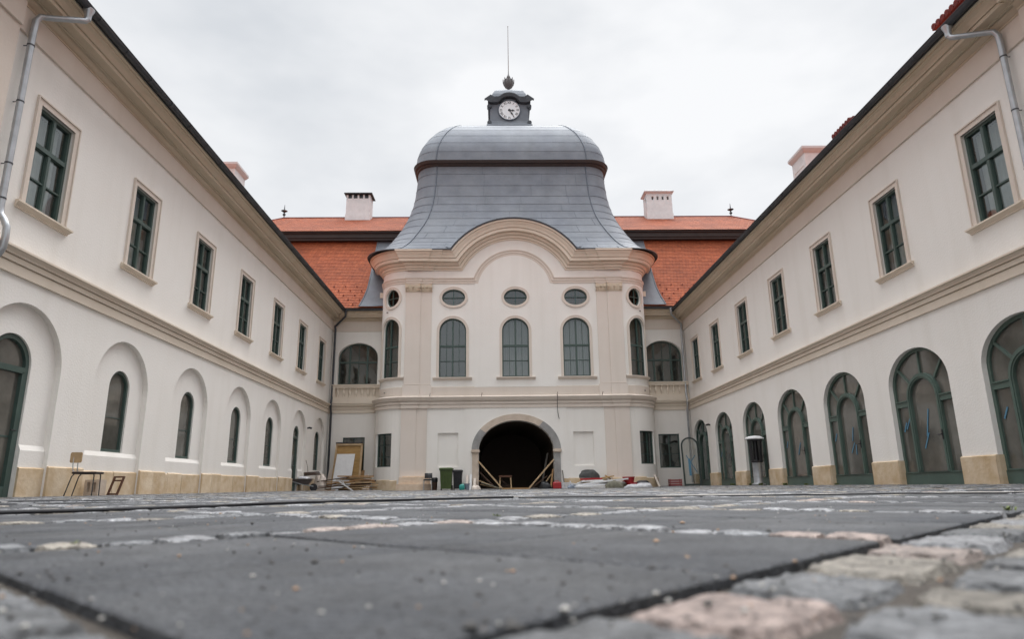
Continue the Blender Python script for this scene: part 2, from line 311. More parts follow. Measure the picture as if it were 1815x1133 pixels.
# ============================================================ WINGS
YC=33.0; S0=1.35; S1=37.0
WCP=[(.0,8.0),(.06,8.0),(.06,8.035),(.04,8.04),(.04,8.048),(.09,8.075),(.125,8.10),(.135,8.13),(.11,8.135),(.11,8.143),(.175,8.145),(.175,8.165),(.19,8.175),(.33,8.175),(.335,8.145),(.375,8.145),(.375,8.215),(.35,8.22),(.35,8.228),(.40,8.23),(.415,8.27),(.455,8.315),(.505,8.335),(.525,8.335),(.525,8.365),(.575,8.37),(.58,8.40),(.5,8.42)]
def make_wing(side):
    sg=1 if side=='L' else -1
    X0=-7.96 if side=='L' else 9.18
    loc=(X0,YC,0); rz=R(-89.71) if side=='L' else R(89.71)
    # local: x = sg*s, y = outwards into the courtyard, z
    P=lambda s,d,z:(sg*s,-d,z)
    lab={'L':'long white two-storey wing on the left with blind arches below and seven upper windows','R':'long white two-storey wing on the right with glazed green arched doors below'}[side]
    T=thing('wing_building',lab,'building',loc,rz)
    cu=[22.1,18.94,15.79,12.65,9.47,6.32,3.2] if side=='L' else [21.94,18.77,15.58,12.44,9.2,5.96,3.03]
    cu=cu+[25.6,28.8,32.0]
    cl=[22.0,18.92,15.70,12.39,9.24,5.94,2.82] if side=='L' else [21.93,18.85,15.63,12.44,9.23,5.92,2.76]
    cl=cl+[25.6,28.8,32.0]
    ff=7.55 if side=='L' else 7.44
    zr=0 if side=='L' else -0.1
    SB=23.45 # start of projecting end block
    ups=[op(c,0.94,4.77,6.63,depth=0.16) for c in cu]
    mb=MB()
    gap=[]
    if side=='L':
        nich=[op(c,2.06,0.0,3.2,1.03,depth=0.11) for c in cl[:7]]
        lows=nich
    else:
        lows=[op(c,2.12,0.0,2.95,0.80,depth=0.16) for c in cl[:7]]
    lows=lows+[op(c,2.12,0.0,2.95,0.80,depth=0.16) for c in cl[7:]]
    wall(mb,S0,S1,0.0,ff,ups+lows,P)
    mb.build('wall',WHITE,T)
    # back of the niches with their own openings
    wins=[]
    if side=='L':
        b=MB()
        for i,n in enumerate(nich):
            c=n['c']
            if i==0: o=op(c+0.10,1.0,0.0,2.68,0.5,depth=0.13)
            elif i==5: o=op(c-0.02,0.78,0.0,2.58,0.39,depth=0.13)
            else: o=op(c-.08,0.78,0.91,2.60,0.375,depth=0.13)
            wins.append((i,o)); wall(b,c-1.06,c+1.06,0.0,3.25,[o],P,d=0.11)
        b.build('niche_wall',WHITE,T)
        # slightly thicker apron below each niche window
        for i,o in wins:
            a=MB(); c=nich[i]['c']; hw=1.029
            segs=[(c-hw,c+hw)] if o['b']>0 else [(c-hw,o['c']-o['w']/2-0.002),(o['c']+o['w']/2+0.002,c+hw)]
            for s0,s1 in segs:
                a.add([P(s0,0.07,0.0),P(s1,0.07,0.0),P(s1,0.07,0.81),P(s0,0.07,0.81),P(s0,0.108,0.90),P(s1,0.108,0.90),P(s0,0.108,0),P(s1,0.108,0)],[(0,1,2,3),(3,2,5,4),(0,3,4,6),(1,2,5,7)])
                a.build('apron',WHITE,T); a=MB()
    # plinth
    hz=0.55 if side=='L' else 0.57
    rnd=random.Random(3 if side=='L' else 4)
    def blocks(s0,s1,d,h):
        pl=MB(); s=s0
        while s<s1-0.01:
            e=min(s1,s+rnd.uniform(0.55,1.15)); 
            if s1-e<0.3: e=s1
            j=rnd.uniform(-0.006,0.006); hh=h+rnd.uniform(-0.012,0.012)
            pl.add([P(s+.004,d+j,0),P(e-.004,d+j,0),P(e-.004,d+j,hh-.02),P(s+.004,d+j,hh-.02),P(s+.004,d+j+0.025,hh),P(e-.004,d+j+0.025,hh),P(s+.004,d+.1,hh),P(e-.004,d+.1,hh),P(s+.004,d+.1,0),P(e-.004,d+.1,0)],
                   [(0,1,2,3),(3,2,5,4),(4,5,7,6),(0,3,4,6,8),(1,2,5,7,9)])
            s=e
        pl.build('plinth',LIME,T)
    edges=sorted([(o['c']-o['w']/2,o['c']+o['w']/2) for o in lows])
    cur=S0
    for a0,b0 in edges:
        blocks(cur,a0,-0.045,hz); cur=b0
    blocks(cur,S1,-0.045,hz)
    if side=='L':
        for i,o in wins:
            c=nich[i]['c']; hw=1.03
            if o['b']>0: blocks(c-hw,c+hw,0.03,hz-0.02)
            else: blocks(c-hw,o['c']-o['w']/2,0.03,hz-0.02); blocks(o['c']+o['w']/2,c+hw,0.03,hz-0.02)
    else:
        for a0,b0 in edges:
            for q in(a0,b0):   # plinth returns in the reveals
                sgn=1 if q==a0 else -1; pl=MB()
                pl.add([P(q+sgn*.004,-0.045,0),P(q+sgn*.02,0.0,0),P(q+sgn*.02,0.24,0),P(q+sgn*.02,0.24,hz),P(q+sgn*.02,0,hz),P(q+sgn*.004,-0.045,hz-.02)],[(0,1,4,5),(1,2,3,4)]); pl.build('plinth',LIME,T)
    # string course, frieze, cornice (break forward at the end block)
    def run(mb,prof,brk=0.09):
        paths=[]
        for p,z in prof: paths.append([P(S0-0.02,-p,z),P(SB-p*0.0,-p,z),P(SB,-p-brk,z),P(S1,-p-brk,z)])
        mb.loft(paths)
    mb=MB(); run(mb,[(0,3.56),(.04,3.565),(.04,3.73),(.015,3.734),(.015,3.746),(.065,3.75),(.065,3.835),(.04,3.84),(.04,3.85),(.09,3.855),(.095,3.88),(.13,3.925),(.165,3.935),(.165,3.968),(0,4.01)]); mb.build('string_course',BEIGE,T)
    mb=MB(); run(mb,[(0,ff),(.045,ff+.004),(.045,8.02+zr)]); mb.build('frieze',PALEB,T)
    mb=MB(); run(mb,[(p,z+zr) for p,z in WCP]); mb.build('cornice',CORN,T,smooth=True,angle=25)
    mb=MB(); run(mb,[(.575,8.39+zr),(.60,8.395+zr),(.605,8.50+zr)]); mb.build('eave_board',SACKD,T)
    # end block
    mb=MB(); pbox(mb,P,SB,SB+1.15,-0.09,0.0,0.0,8.0+zr); mb.build('corner_pilaster',PALEB,T)
    # gutter: half round
    mb=MB(); zg=8.455+zr; rings=[]
    for k in range(9):
        t=PI*k/8; p=0.665-0.07*cos(t); z=zg-0.075*sin(t)
        rings.append([P(S0+0.3,-p,z),P(SB+.0,-p,z),P(SB+.0,-p-.02,z),P(S1,-p-.02,z)])
    mb.loft(rings); 
    mb.tube([P(S0+.3,-0.738,zg+.004),P(SB,-0.738,zg+.004)],0.011,6); mb.tube([P(SB,-0.758,zg+.004),P(S1,-0.758,zg+.004)],0.011,6)
    s=S0+0.9
    while s<S1:
        for k in range(6):
            t0=PI*k/6; t1=PI*(k+1)/6
            mb.bar(P(s,-(0.665-0.078*cos(t0)),zg-0.083*sin(t0)),P(s,-(0.665-0.078*cos(t1)),zg-0.083*sin(t1)),0.03,0.006)
        s+=0.92
    mb.build('gutter',ZINCD,T,smooth=True)
    # roof
    mb=MB(); pitch=R(38); z0=8.5+zr
    n=34; rows=[]
    for k in range(n):
        q0=-0.60+k*0.2; q1=q0+0.2; za=z0+(q0+.6)*math.tan(pitch); zb_=z0+(q1+.6)*math.tan(pitch)
        rows.append([P(0.2,q0,za+.02),P(S1,q0,za+.02)]); rows.append([P(0.2,q1,zb_-.005),P(S1,q1,zb_-.005)])
    mb.loft(rows)
    q=-0.6+n*0.2; zz=z0+(q+.6)*math.tan(pitch); mb.quad(P(.2,q,zz),P(S1,q,zz),P(S1,2*q+.6,z0),P(.2,2*q+.6,z0))
    roof=mb.build('roof',TILE,T)
    # rooms behind: floor, ceiling, back wall (dark inside)
    mb=MB(); mb.quad(P(S0,1.6,0),P(S1,1.6,0),P(S1,1.6,8.4),P(S0,1.6,8.4)); mb.quad(P(S0,.3,3.75),P(S1,.3,3.75),P(S1,1.6,3.75),P(S0,1.6,3.75)); mb.quad(P(S0,.2,7.2),P(S1,.2,7.2),P(S1,1.6,7.2),P(S0,1.6,7.2))
    mb.quad(P(S1,0,0),P(S1,13,0),P(S1,13,8.4),P(S1,0,8.4)); mb.quad(P(S0,1.6,0.01),P(S1,1.6,0.01),P(S1,.27,0.01),P(S0,.27,0.01))
    mb.build('room_shell',ROOM,T)
    # ---- upper windows
    def upper():
        o=op(0,0.94,4.77,6.63,depth=0.16)
        fr=MB(); ring(fr,o,inset(o,0.06),P,0.055,0.14); i=inset(o,0.06)
        vbar(fr,P,i,0,0.065,0.045,0.13); hbar(fr,P,i,5.93,0.08,0.035,0.13); hbar(fr,P,i,5.33,0.028,0.06,0.12)
        for s_ in(-1,1):
            pbox(fr,P,s_*0.035-0.012,s_*0.035+0.012,0.055,0.12,4.83,6.57)
        f=fr.build('window',GREEN,T)
        pane(i,P,0.10,f)
        tr=MB(); big=op(0,0.94+0.25,4.77,6.63+0.125); mid=op(0,0.94+0.205,4.77,6.63+0.10)
        ring(tr,big,mid,P,-0.045,0.0); ring(tr,mid,o,P,-0.022,0.02)
        tr.build('surround',PALEB,f)
        si=MB(); pr=[(0,4.655),(.03,4.66),(.03,4.685),(.05,4.70),(.085,4.73),(.10,4.735),(.10,4.765),(.0,4.785)]
        h=0.72; si.loft([[P(-h+.02*0+ (0.1-p)*.5,-p,z),P(h-(0.1-p)*.5,-p,z)] for p,z in pr])
        for q in(-1,1): si.add([P(q*(h-(0.1-p)*.5),-p,z) for p,z in pr],[tuple(range(len(pr)))])
        si.build('sill',BEIGE,f)
        return f
    f0=upper(); fobjs=[]
    for k,c in enumerate(cu):
        if k==0: f0.location=P(c,0,0); f=f0
        else: f=copy_tree(f0,T,P(c,0,0))
        fobjs.append(f)
    # curtains
    for k,c in enumerate(cu[:7]):
        cm=MB(); pts=[]; rr=random.Random(k+(0 if side=='L' else 50)); 
        spans=[(-0.45,0.45)] if (k in(0,1) or rr.random()<0.25) else [(-0.45,-0.22),(0.22,0.45)]
        for a_,b_ in spans:
            n_=int((b_-a_)/0.02); row=[]
            top=[P(a_+(b_-a_)*i/n_,0.27+0.02*sin(i*1.9)+0.008*sin(i*.7+k),6.6) for i in range(n_+1)]
            bot=[P(a_+(b_-a_)*i/n_,0.27+0.028*sin(i*1.9+.4)+0.01*sin(i*.7),4.8) for i in range(n_+1)]
            cm.loft([top,bot])
        o=cm.build('curtain',WPAINT if k<2 else CURT,fobjs[k],smooth=True)
    # ---- lower openings
    if side=='L':
        for i,o in wins:
            fr=MB(); dd=0.11
            isdoor=o['b']<=0
            t=0.085 if isdoor else 0.055
            ii=inset(o,t,0.06 if not isdoor else 0.22)
            ring(fr,o,ii,P,dd+0.035,dd+0.12)
            if isdoor:
                hbar(fr,P,ii,2.12,0.10,dd+0.03,dd+0.12)
                # moving leaf stiles
                for q in(-1,1): pbox(fr,P,o['c']+q*(o['w']/2-.105)-.03,o['c']+q*(o['w']/2-.105)+.03,dd+.03,dd+.12,0.05,2.1)
                hbar(fr,P,ii,1.02,0.03,dd+.08,dd+.12)
            else: hbar(fr,P,ii,1.62,0.018,dd+.08,dd+.12)
            nm='arched_door' if isdoor else 'arched_window'
            f=fr.build(nm,GREEN,T)
            pane(ii,P,dd+0.09,f,GLASSD)
            if isdoor and i==0:
                h=MB(); u=o['c']-o['w']/2+0.11
                h.tube([P(u,dd+.05,1.12),P(u,dd+.0,1.12),P(u+.12,dd+.0,1.12)],0.011,6); pbox(h,P,u-.02,u+.02,dd+.035,dd+.055,0.96,1.2)
                h.build('handle',BLACK,f)
    if side=='R' or True:
        src=None
        lst=[(k,c) for k,c in enumerate(cl) if (side=='R' or k>=7)]
        for k,c in lst:
            dd=0.10
            if src is None:
                o=op(0,2.12,0.0,2.95,0.80,depth=0.16)
                fr=MB(); i=inset(o,0.075,0.31); ring(fr,o,i,P,dd,dd+.09)
                inn=op(0,1.12,0.31,2.40,0.54); inn2=inset(inn,0.115,0.0)
                ring(fr,inn,inn2,P,dd-.025,dd+.09)
                ring(fr,inset(inn,.035,0),inset(inn,.08,0),P,dd-.04,dd-.02)
                for q in(-1,1): 
                    a_=q*0.55; b_=q*1.0; pbox(fr,P,min(a_,b_),max(a_,b_),dd-.015,dd+.09,1.735,1.865); pbox(fr,P,min(a_,b_),max(a_,b_),dd-.035,dd-.01,1.85,1.875)
                for x0_,z0_,x1_,z1_ in((-.44,2.24,-.83,2.62),(0,2.38,0,2.88),(.44,2.24,.80,2.64)):
                    fr.bar(P(x0_,dd+.03,z0_),P(x1_,dd+.03,z1_),0.05,0.06,up=(0,1,0))
                pbox(fr,P,-1.05,1.05,dd-.015,dd+.0,0.02,0.29)
                pbox(fr,P,-1.0,1.0,dd-.03,dd-.015,0.29,0.315)
                src=fr.build('arched_door',GREENL,T); 
                g=MB(); fill(g,i,P,dd+.04); g.build('pane',GLASSD,src)
                bk=MB(); n_=26; zs=[0.05+2.8*j/6 for j in range(7)]; rr=random.Random(2)
                rows=[[P(-1.03+2.06*i_/n_,0.38+0.03*sin(i_*1.3+j*.8)+rr.uniform(0,.02),zz_) for i_ in range(n_+1)] for j,zz_ in enumerate(zs)]
                bk.loft(rows); bk.build('sheeting',SHEET,src,smooth=True)
                hd=MB(); hd.tube([P(0.50,dd-.02,1.05),P(0.50,dd-.08,1.05),P(0.40,dd-.08,1.05)],0.01,6); pbox(hd,P,0.48,0.52,dd-.05,dd-.02,0.95,1.15); hd.build('handle',BLACK,src)
                src.location=P(c,0,0); f=src
            else: f=copy_tree(src,T,P(c,0,0))
            if side=='R' and k==6:
                for ch in f.children:
                    if ch.name.startswith('pane'): ch.data=ch.data.copy(); ch.data.materials[0]=GLASS
                    if ch.name.startswith('sheeting'): ch.data=ch.data.copy(); ch.data.materials[0]=SACKD
            # tape crosses
            tapes={0:[((-.62,1.35),(-.5,1.62)),((-.9,1.2),(-.78,1.4))],1:[((.05,1.62),(-.12,1.05)),((-.05,1.12),(-.25,.8)),((-.62,1.5),(-.8,1.25))],2:[((.1,1.5),(.0,1.15)),((.08,1.1),(-.12,.85)),((.15,1.05),(.12,.8))],3:[((.1,1.3),(-.1,.95))]}
            if side=='R' and k in tapes:
                for a_,b_ in tapes[k]:
                    tb=MB(); A=Vector(P(a_[0],dd+.03,a_[1])); B=Vector(P(b_[0],dd+.03,b_[1])); tb.bar(A,B,0.004,0.05,up=(0,0,1)) if False else tb.bar(A,B,0.035,0.004,up=(0,1,0))
                    tb.build('blue_tape',BTAPE,f)
    # ---- downpipes
    def downpipe(s_g,s_p,zlow,near):
        pm=MB(); pg=0.665; zg2=8.36+zr
        if near:
            pts=[P(s_g,-pg,zg2+.02),P(s_g,-pg,zg2-.12),P(s_g+.03,-pg+.02,zg2-.2),P(s_g+.1,-pg+.06,zg2-.24)]
            pts+= [P(s_p-.12,-.24,7.98+zr*.5),P(s_p-.03,-.17,7.93+zr*.5),P(s_p,-.13,7.83+zr*.5),P(s_p,-.12,7.6),P(s_p,-.12,6.0),P(s_p,-.12,4.45)]
            pts+= [P(s_p,-.14,4.33),P(s_p,-.21,4.24),P(s_p,-.27,4.12),P(s_p,-.28,3.95),P(s_p,-.27,3.78),P(s_p,-.21,3.66),P(s_p,-.14,3.58),P(s_p,-.12,3.45),P(s_p,-.12,0.35),P(s_p,-.14,.22),P(s_p,-.22,.14)]
            pm.tube(pts,0.052,12)
            pm.lathe([(0.055,-.1),(.06,0),(.09,.09),(.095,.12)],P(s_g,-pg,zg2-.06),12)
        o=pm.build('downpipe',GALV,T,smooth=True,angle=60)
        for z in(7.35,6.3,5.2,4.6,2.4,1.0):
            br=MB(); br.lathe([(0.052,-.012),(.058,-.012),(.058,.012),(.052,.012)],P(s_p,-.12,z),12); br.bar(P(s_p,-.12,z),P(s_p,.01,z),.012); br.build('pipe_bracket',ZINCD,o)
    if side=='L': downpipe(22.75,23.2,0,True)
    else: downpipe(22.5,22.95,0,True)
    # ---- roof pieces seen above the gutter
    def chimney(sc,dc,ws,wd,z1,cap,pn='chimney'):
        c=MB(); zb0=z0+(dc+.6)*math.tan(pitch)-1.2
        pbox(c,P,sc-ws/2,sc+ws/2,dc-wd/2,dc+wd/2,zb0,z1-.14)
        for q in(0,):
            pbox(c,P,sc-ws/2+.12,sc+ws/2-.12,dc-wd/2-.012,dc-wd/2,z1-.62,z1-.60)
        ch=c.build(pn,WPAINT,roof)
        k=MB(); a_=.10
        k.loft([[P(sc-ws/2-e,dc-wd/2-e,z),P(sc+ws/2+e,dc-wd/2-e,z),P(sc+ws/2+e,dc+wd/2+e,z),P(sc-ws/2-e,dc+wd/2+e,z)] for e,z in((0,z1-.2),(.05,z1-.14),(a_,z1-.05),(a_,z1))],True)
        pbox(k,P,sc-ws/2-a_,sc+ws/2+a_,dc-wd/2-a_,dc+wd/2+a_,z1,z1+.03)
        k.build('cap',mat('chimney_cap',(0.60,0.58,0.58),0.8) if 'chimney_cap' not in bpy.data.materials else bpy.data.materials['chimney_cap'],ch)
        return ch
    def dormer(sa,sb,dc,z):
        d_=MB(); zb0=z-1.4
        pbox(d_,P,sa+.2,sb-.2,dc+.3,dc+2.2,zb0,z)
        dm=d_.build('dormer',WPAINT,roof)
        t=MB(); n_=10
        # shed roof with tile ends
        for k_ in range(int((sb-sa)/0.16)):
            s_=sa+.16*k_
            t.tube([P(s_+.08,dc-.02,z+.03),P(s_+.08,dc+2.6,z+.45)],0.075,8)
        t.add([P(sa,dc,z-.04),P(sb,dc,z-.04),P(sb,dc+2.6,z+.40),P(sa,dc+2.6,z+.40),P(sa,dc,z+.04),P(sb,dc,z+.04),P(sb,dc+2.6,z+.48),P(sa,dc+2.6,z+.48)],[(0,1,2,3),(4,5,6,7),(0,1,5,4),(1,2,6,5),(0,3,7,4)])
        t.build('dormer_roof',TILED,dm)
    if side=='R':
        chimney(YC-21.55,1.62+.55,1.0,0.9,11.57,True)
        dormer(YC-18.6,YC-17.35,1.42,10.55)
        dormer(YC-13.6,YC-12.0,1.42,10.64)
    else:
        chimney(YC-23.3,2.05,1.0,0.6,11.9,True)
    return T
WL=make_wing('L'); WR=make_wing('R')

# ============================================================ TOWER PAVILION (local origin: axis at x=0.8, front plane y=30)
TW=thing('gate_pavilion','pale gate pavilion with rounded corners, grey domed roof and clock turret','building',(0.83,30,0))
def PC(Rr,off=0.0):
    def P(u,d,z):
        s=-1 if u<0 else 1; a=abs(u); d=d+off
        if a<=5.03: return (u,d,z)
        t=(a-5.03)/Rr
        if t<=PI/2: return (s*(5.03+(Rr-d)*sin(t)),Rr-(Rr-d)*cos(t),z)
        return (s*(5.03+Rr-d),Rr+(a-5.03-Rr*PI/2),z)
    return P
RU,RL=1.30,1.50
PU,PL=PC(RU),PC(RL)
endU=5.03+RU*PI/2+0.45; endL=5.03+RL*PI/2+0.25
arcU=[s*(5.03+RU*PI/2*k/14) for k in range(15) for s in(-1,1)]
arcL=[s*(5.03+RL*PI/2*k/14) for k in range(15) for s in(-1,1)]
def tymp(u): 
    a=abs(u); return 8.9+sqrt(2.72**2-a*a) if a<2.44 else 10.1
topx=[2.44*k/16*s for k in range(17) for s in(-1,1)]+[2.441,-2.441]
upw=[op(c,1.24,4.97,7.72,0.60,depth=0.15) for c in(-2.86,0.03,2.84)]
ocu=[op(c,1.08,8.34,9.13,0,True,depth=0.16) for c in(-2.84,0.05,2.88)]
cw=[op(s*(5.03+RU*R(36)),1.02,5.0,7.75,0.50,depth=0.15) for s in(-1,1)]
coc=[op(s*(5.03+RU*R(33)),0.80,8.34,9.18,0,True,depth=0.15) for s in(-1,1)]
blind=[op(c,0.9,0.97,2.46,depth=0.07) for c in(-3.03,3.0)]
rw=[op(s*(5.03+RL*R(40)),1.03,1.02,2.48,depth=0.14) for s in(-1,1)]
gate=op(0.0,3.34,0.0,2.99,1.32,depth=0.5)
mb=MB(); wall(mb,-endU,endU,3.9,tymp,upw+ocu+cw+coc,PU,extra=arcU+topx); mb.build('upper_wall',WHITE,TW)
mb=MB(); wall(mb,-endL,endL,0.0,3.95,blind+rw+[gate],PL,extra=arcL)
for b in blind:
    fill(mb,b,PL,0.07); x0=b['c']-b['w']/2
    if 0: mb.add([PL(x0,.0,.93),PL(x0+b['w'],.0,.93),PL(x0+b['w'],.0,.985),PL(x0,.0,.985),PL(x0+.0,.068,1.18),PL(x0+b['w'],.068,1.18)],[(3,2,5,4)])
mb.build('lower_wall',WHITE,TW)
# raised centre panels
mb=MB(); g2=dict(gate); g2['depth']=0.028
wall(mb,-2.28,2.28,0.0,3.56,[g2],PL,d=-0.028); 
for s in(-1,1): mb.quad((s*2.28,-.028,0),(s*2.28,0,0),(s*2.28,0,3.56),(s*2.28,-.028,3.56))
mb.build('centre_panel',WHITE,TW)
mb=MB(); c1=dict(upw[1]);c1['depth']=.02; c2=dict(ocu[1]);c2['depth']=.02
wall(mb,-1.86,1.86,4.5,lambda u: 9.08+sqrt(max(0,1.86**2-u*u)),[c1,c2],PU,extra=[-1.86*cos(PI*k/24) for k in range(25)],d=-0.02)
for s in(-1,1): mb.quad((s*1.86,-.02,4.5),(s*1.86,0,4.5),(s*1.86,0,9.1),(s*1.86,-.02,9.1))
mb.build('upper_centre_panel',WHITE,TW)
# pilasters
for s in(-1,1):
    mb=MB(); 
    mb.box(min(s*3.85,s*4.36),max(s*3.85,s*4.36),-.04,0,4.62,9.42); mb.box(min(s*4.36,s*5.05),max(s*4.36,s*5.05),-.08,0,4.62,9.42)
    mb.box(min(s*3.80,s*4.34),max(s*3.80,s*4.34),-.075,0,4.1,4.60); mb.box(min(s*4.34,s*5.10),max(s*4.34,s*5.10),-.12,0,4.1,4.60)
    mb.build('pilaster',PINK,TW)
    mb=MB(); mb.box(min(s*3.98,s*4.45),max(s*3.98,s*4.45),-.04,0,0.0,3.57); mb.box(min(s*4.45,s*5.12),max(s*4.45,s*5.12),-.08,0.02,0.0,3.57)
    mb.build('pilaster',PINK,TW)
    # capitals: scrolled tops
    for a,b,p in((3.83,4.34,.04),(4.36,5.07,.08)):
        cp=MB(); lo,hi=(s*a,s*b) if s>0 else (s*b,s*a); n=14
        cp.box(lo,hi,-p-.02,0,8.99,9.03)
        top=[];fr=[]
        for k in range(n+1):
            x=lo+(hi-lo)*k/n; e=abs(2*k/n-1); zt_=9.30+.05*e**2; 
            fr.append((x,-p-.03-.05*e**3,9.05+.03*sin(k*2.2))); top.append((x,-p-.05-.09*e**3,zt_-.02))
        cp.loft([[(x,-p-.01,9.03) for x,_,_ in fr],fr,top,[(x,y,z+.05) for x,y,z in top],[(x,0,z+.05) for x,y,z in top]])
        for q in(lo+.07,hi-.07,(lo+hi)/2):
            r_=.07 if q!=(lo+hi)/2 else .045
            cp.tube([(q,-p-.13,9.22),(q,-p-.0,9.22)],r_,10); cp.tube([(q,-p-.145,9.22),(q,-p-.13,9.22)],r_*.5,8)
        cp.build('capital',CORN,TW,smooth=True)
    # side pilaster strip at the end of the rounded corner
    cp=MB(); x=s*(5.03+RU); cp.box(min(x,x+s*.05),max(x,x+s*.05),RU+.05,1.65,4.62,9.0); cp.build('side_strip',PALEB,TW)
    cp=MB(); cp.box(min(x,x+s*.13),max(x,x+s*.13),RU-.05,1.65,9.0,9.06); cp.box(min(x,x+s*.16),max(x,x+s*.16),RU-.08,1.65,9.08,9.34); cp.build('capital',BEIGE,TW)
def cor(h,p,zb_,Rr,arch=None,shift=0.0,res=(3.85,4.36,5.03)):
    z=zb_+h; pts=[]
    if arch:
        Rb,zc=arch; a0=math.asin(min(1,(z-zc)/(Rb+h)))
        for k in range(15): a=PI/2+(a0-PI/2)*k/14; pts.append(((Rb+h)*cos(a),-p,zc+(Rb+h)*sin(a)))
    else: pts.append((0,-p,z))
    a,b,c=res
    pts+=[(a-p,-p,z),(a-p,-p-.04,z),(b-p,-p-.04,z),(b-p,-p-.08,z),(c+p,-p-.08,z)]
    t0=math.asin(p/(Rr+p)) if p>0 else 0; y0=Rr-(Rr+p)*cos(t0)
    pts.append((c+p,min(y0,-p+0.0) if p<0.01 else y0,z))
    for k in range(1,13):
        t=t0+(PI/2-t0)*k/12; pts.append((5.03+(Rr+p)*sin(t),Rr-(Rr+p)*cos(t),z))
    pts.append((5.03+Rr+p,1.66,z))
    return [(-x,y,zz) for x,y,zz in pts[::-1]]+(pts if not arch else pts[1:]) if not arch else [(-x,y,zz) for x,y,zz in pts[::-1]]+pts[1:]
CP=[(0,0),(0,.04),(.07,.055),(.075,.03),(.085,.03),(.09,.09),(.20,.10),(.205,.07),(.215,.07),(.22,.14),(.25,.17),(.31,.20),(.33,.22),(.335,.18),(.345,.18),(.35,.345),(.36,.36),(.49,.36),(.495,.33),(.505,.33),(.51,.39),(.62,.42),(.70,.47),(.77,.50),(.775,.47),(.785,.47),(.79,.53),(.87,.535),(.89,.50)]
mb=MB(); mb.loft([cor(h,p,10.05,RU+.19*h/.88,(2.68,8.9)) for h,p in CP]); mb.build('cornice',BEIGE,TW,smooth=True,angle=14)
mb=MB(); mb.loft([cor(h,p,9.41,RU,(1.72,9.08)) for h,p in[(0,0.0),(0,.025),(.10,.025),(.11,.045),(.20,.045),(.22,.065),(.25,.075),(.27,.075),(.28,0)]]); mb.build('architrave',PALEB,TW)
mb=MB(); mb.loft([cor(h,p,3.56,RL,None,res=(3.95,4.43,5.10)) for h,p in[(0,0),(0,.05),(.155,.05),(.16,.02),(.172,.02),(.176,.075),(.285,.075),(.29,.045),(.30,.045),(.305,.10),(.36,.14),(.40,.16),(.46,.17),(.47,.19),(.49,.19),(.56,.0)]]); mb.build('string_course',PALEB,TW,smooth=True,angle=30)
mb=MB(); mb.loft([cor(h,p,4.05,RU,None,res=(3.80,4.34,5.10)) for h,p in[(0,.015),(.47,.015),(.49,0)]]); mb.build('dado',PALEB,TW)
# iron hooks on the string course and hanging cable
for x in(-3.85,-1.53,1.86,3.9):
    h=MB(); h.tube([(x,-.1,4.05),(x,-.2,4.08),(x,-.24,4.13),(x+.03,-.27,4.2),(x+.01,-.22,4.22)],.012,6); h.build('iron_hook',RUST,TW)
h=MB(); h.tube([(1.88,-.2,4.1),(1.87,-.21,3.9),(1.86,-.17,3.7),(1.87,-.08,3.45),(1.90,-.06,3.2),(1.94,-.05,3.03)],.012,6); h.build('loose_cable',BLACK,TW)
# windows of the pavilion
def pav_window(o,P,name,bars,sill=True,m=GREEN,dd=0.10,tr=True,d0=0.0):
    fr=MB(); i=inset(o,0.055); ring(fr,o,i,P,dd-.02,dd+.05)
    for kind,v,wd in bars:
        if kind=='v': vbar(fr,P,i,o['c']+v,wd,dd-.03,dd+.04)
        else: hbar(fr,P,i,v,wd,dd-.035,dd+.04)
    f=fr.build(name,m,TW)
    pane(i,P,dd+.03,f)
    if tr:
        t=MB(); a=dict(o); a['w']+=.24;a['t']+=.12; a['r']+= .12 if o['r']>0 else 0
        if o['oval']: a['b']-=.12
        a2=dict(o); a2['w']+=.18;a2['t']+=.09; a2['r']+= .09 if o['r']>0 else 0
        if o['oval']: a2['b']-=.09
        ring(t,a,a2,P,-.022-.02,0); ring(t,a2,o,P,-.012-.02,0.01); t.build('surround',PALEB,f)
    if sill:
        s_=MB(); hw=o['w']/2+.27; n=8; pr=[(0,-.15),(.03,-.15),(.05,-.11),(.10,-.06),(.11,-.05),(.11,-.015),(0,0.0)]
        s_.loft([[P(o['c']-hw+2*hw*k/n,-p,o['b']+z) for k in range(n+1)] for p,z in pr])
        for q in(-1,1): s_.add([P(o['c']+q*hw,-p,o['b']+z) for p,z in pr],[tuple(range(len(pr)))])
        s_.build('sill',PALEB,f)
    return f
for k,o in enumerate(upw):
    f=pav_window(o,PU,'arched_window',[('v',0,.07),('h',6.42,.09),('h',5.72,.03),('v',-.29,.022),('v',.29,.022)],d0=0)
    if k==0: continue
    cm=MB(); rows=[]
    for z in(5.0,7.6): rows.append([PU(o['c']-.6+1.2*i/50,0.3+.02*sin(i*1.7),z) for i in range(51)])
    cm.loft(rows); cm.build('curtain',CURT,f,smooth=True)
for o in ocu: pav_window(o,PU,'oculus',[('v',0,.035),('h',8.735,.03)],sill=False)
for o in cw: pav_window(o,PU,'arched_window',[('v',0,.06),('h',6.42,.08),('h',5.72,.03)])
SHG=glassmat('darkened_glass',(.25,.27,.26),-.125)  # window glass darkened in its tint, red roof reflection cut at the corners
for o in coc:
    f=pav_window(o,PU,'oculus',[('v',0,.035),('h',8.76,.03)],sill=False)
    for ch in f.children:
        if ch.name.startswith('pane'): ch.data.materials[0]=SHG
for o in coc+cw:
    mb=MB(); fill(mb,inset(o,-.3),PU,.5); mb.build('window_backing',ROOM,TW)  # backing sheet added close behind the corner windows to keep them dark
for o in rw: pav_window(o,PL,'window',[('v',0,.04),('h',1.45,.025),('h',1.98,.025)],sill=False,tr=False)
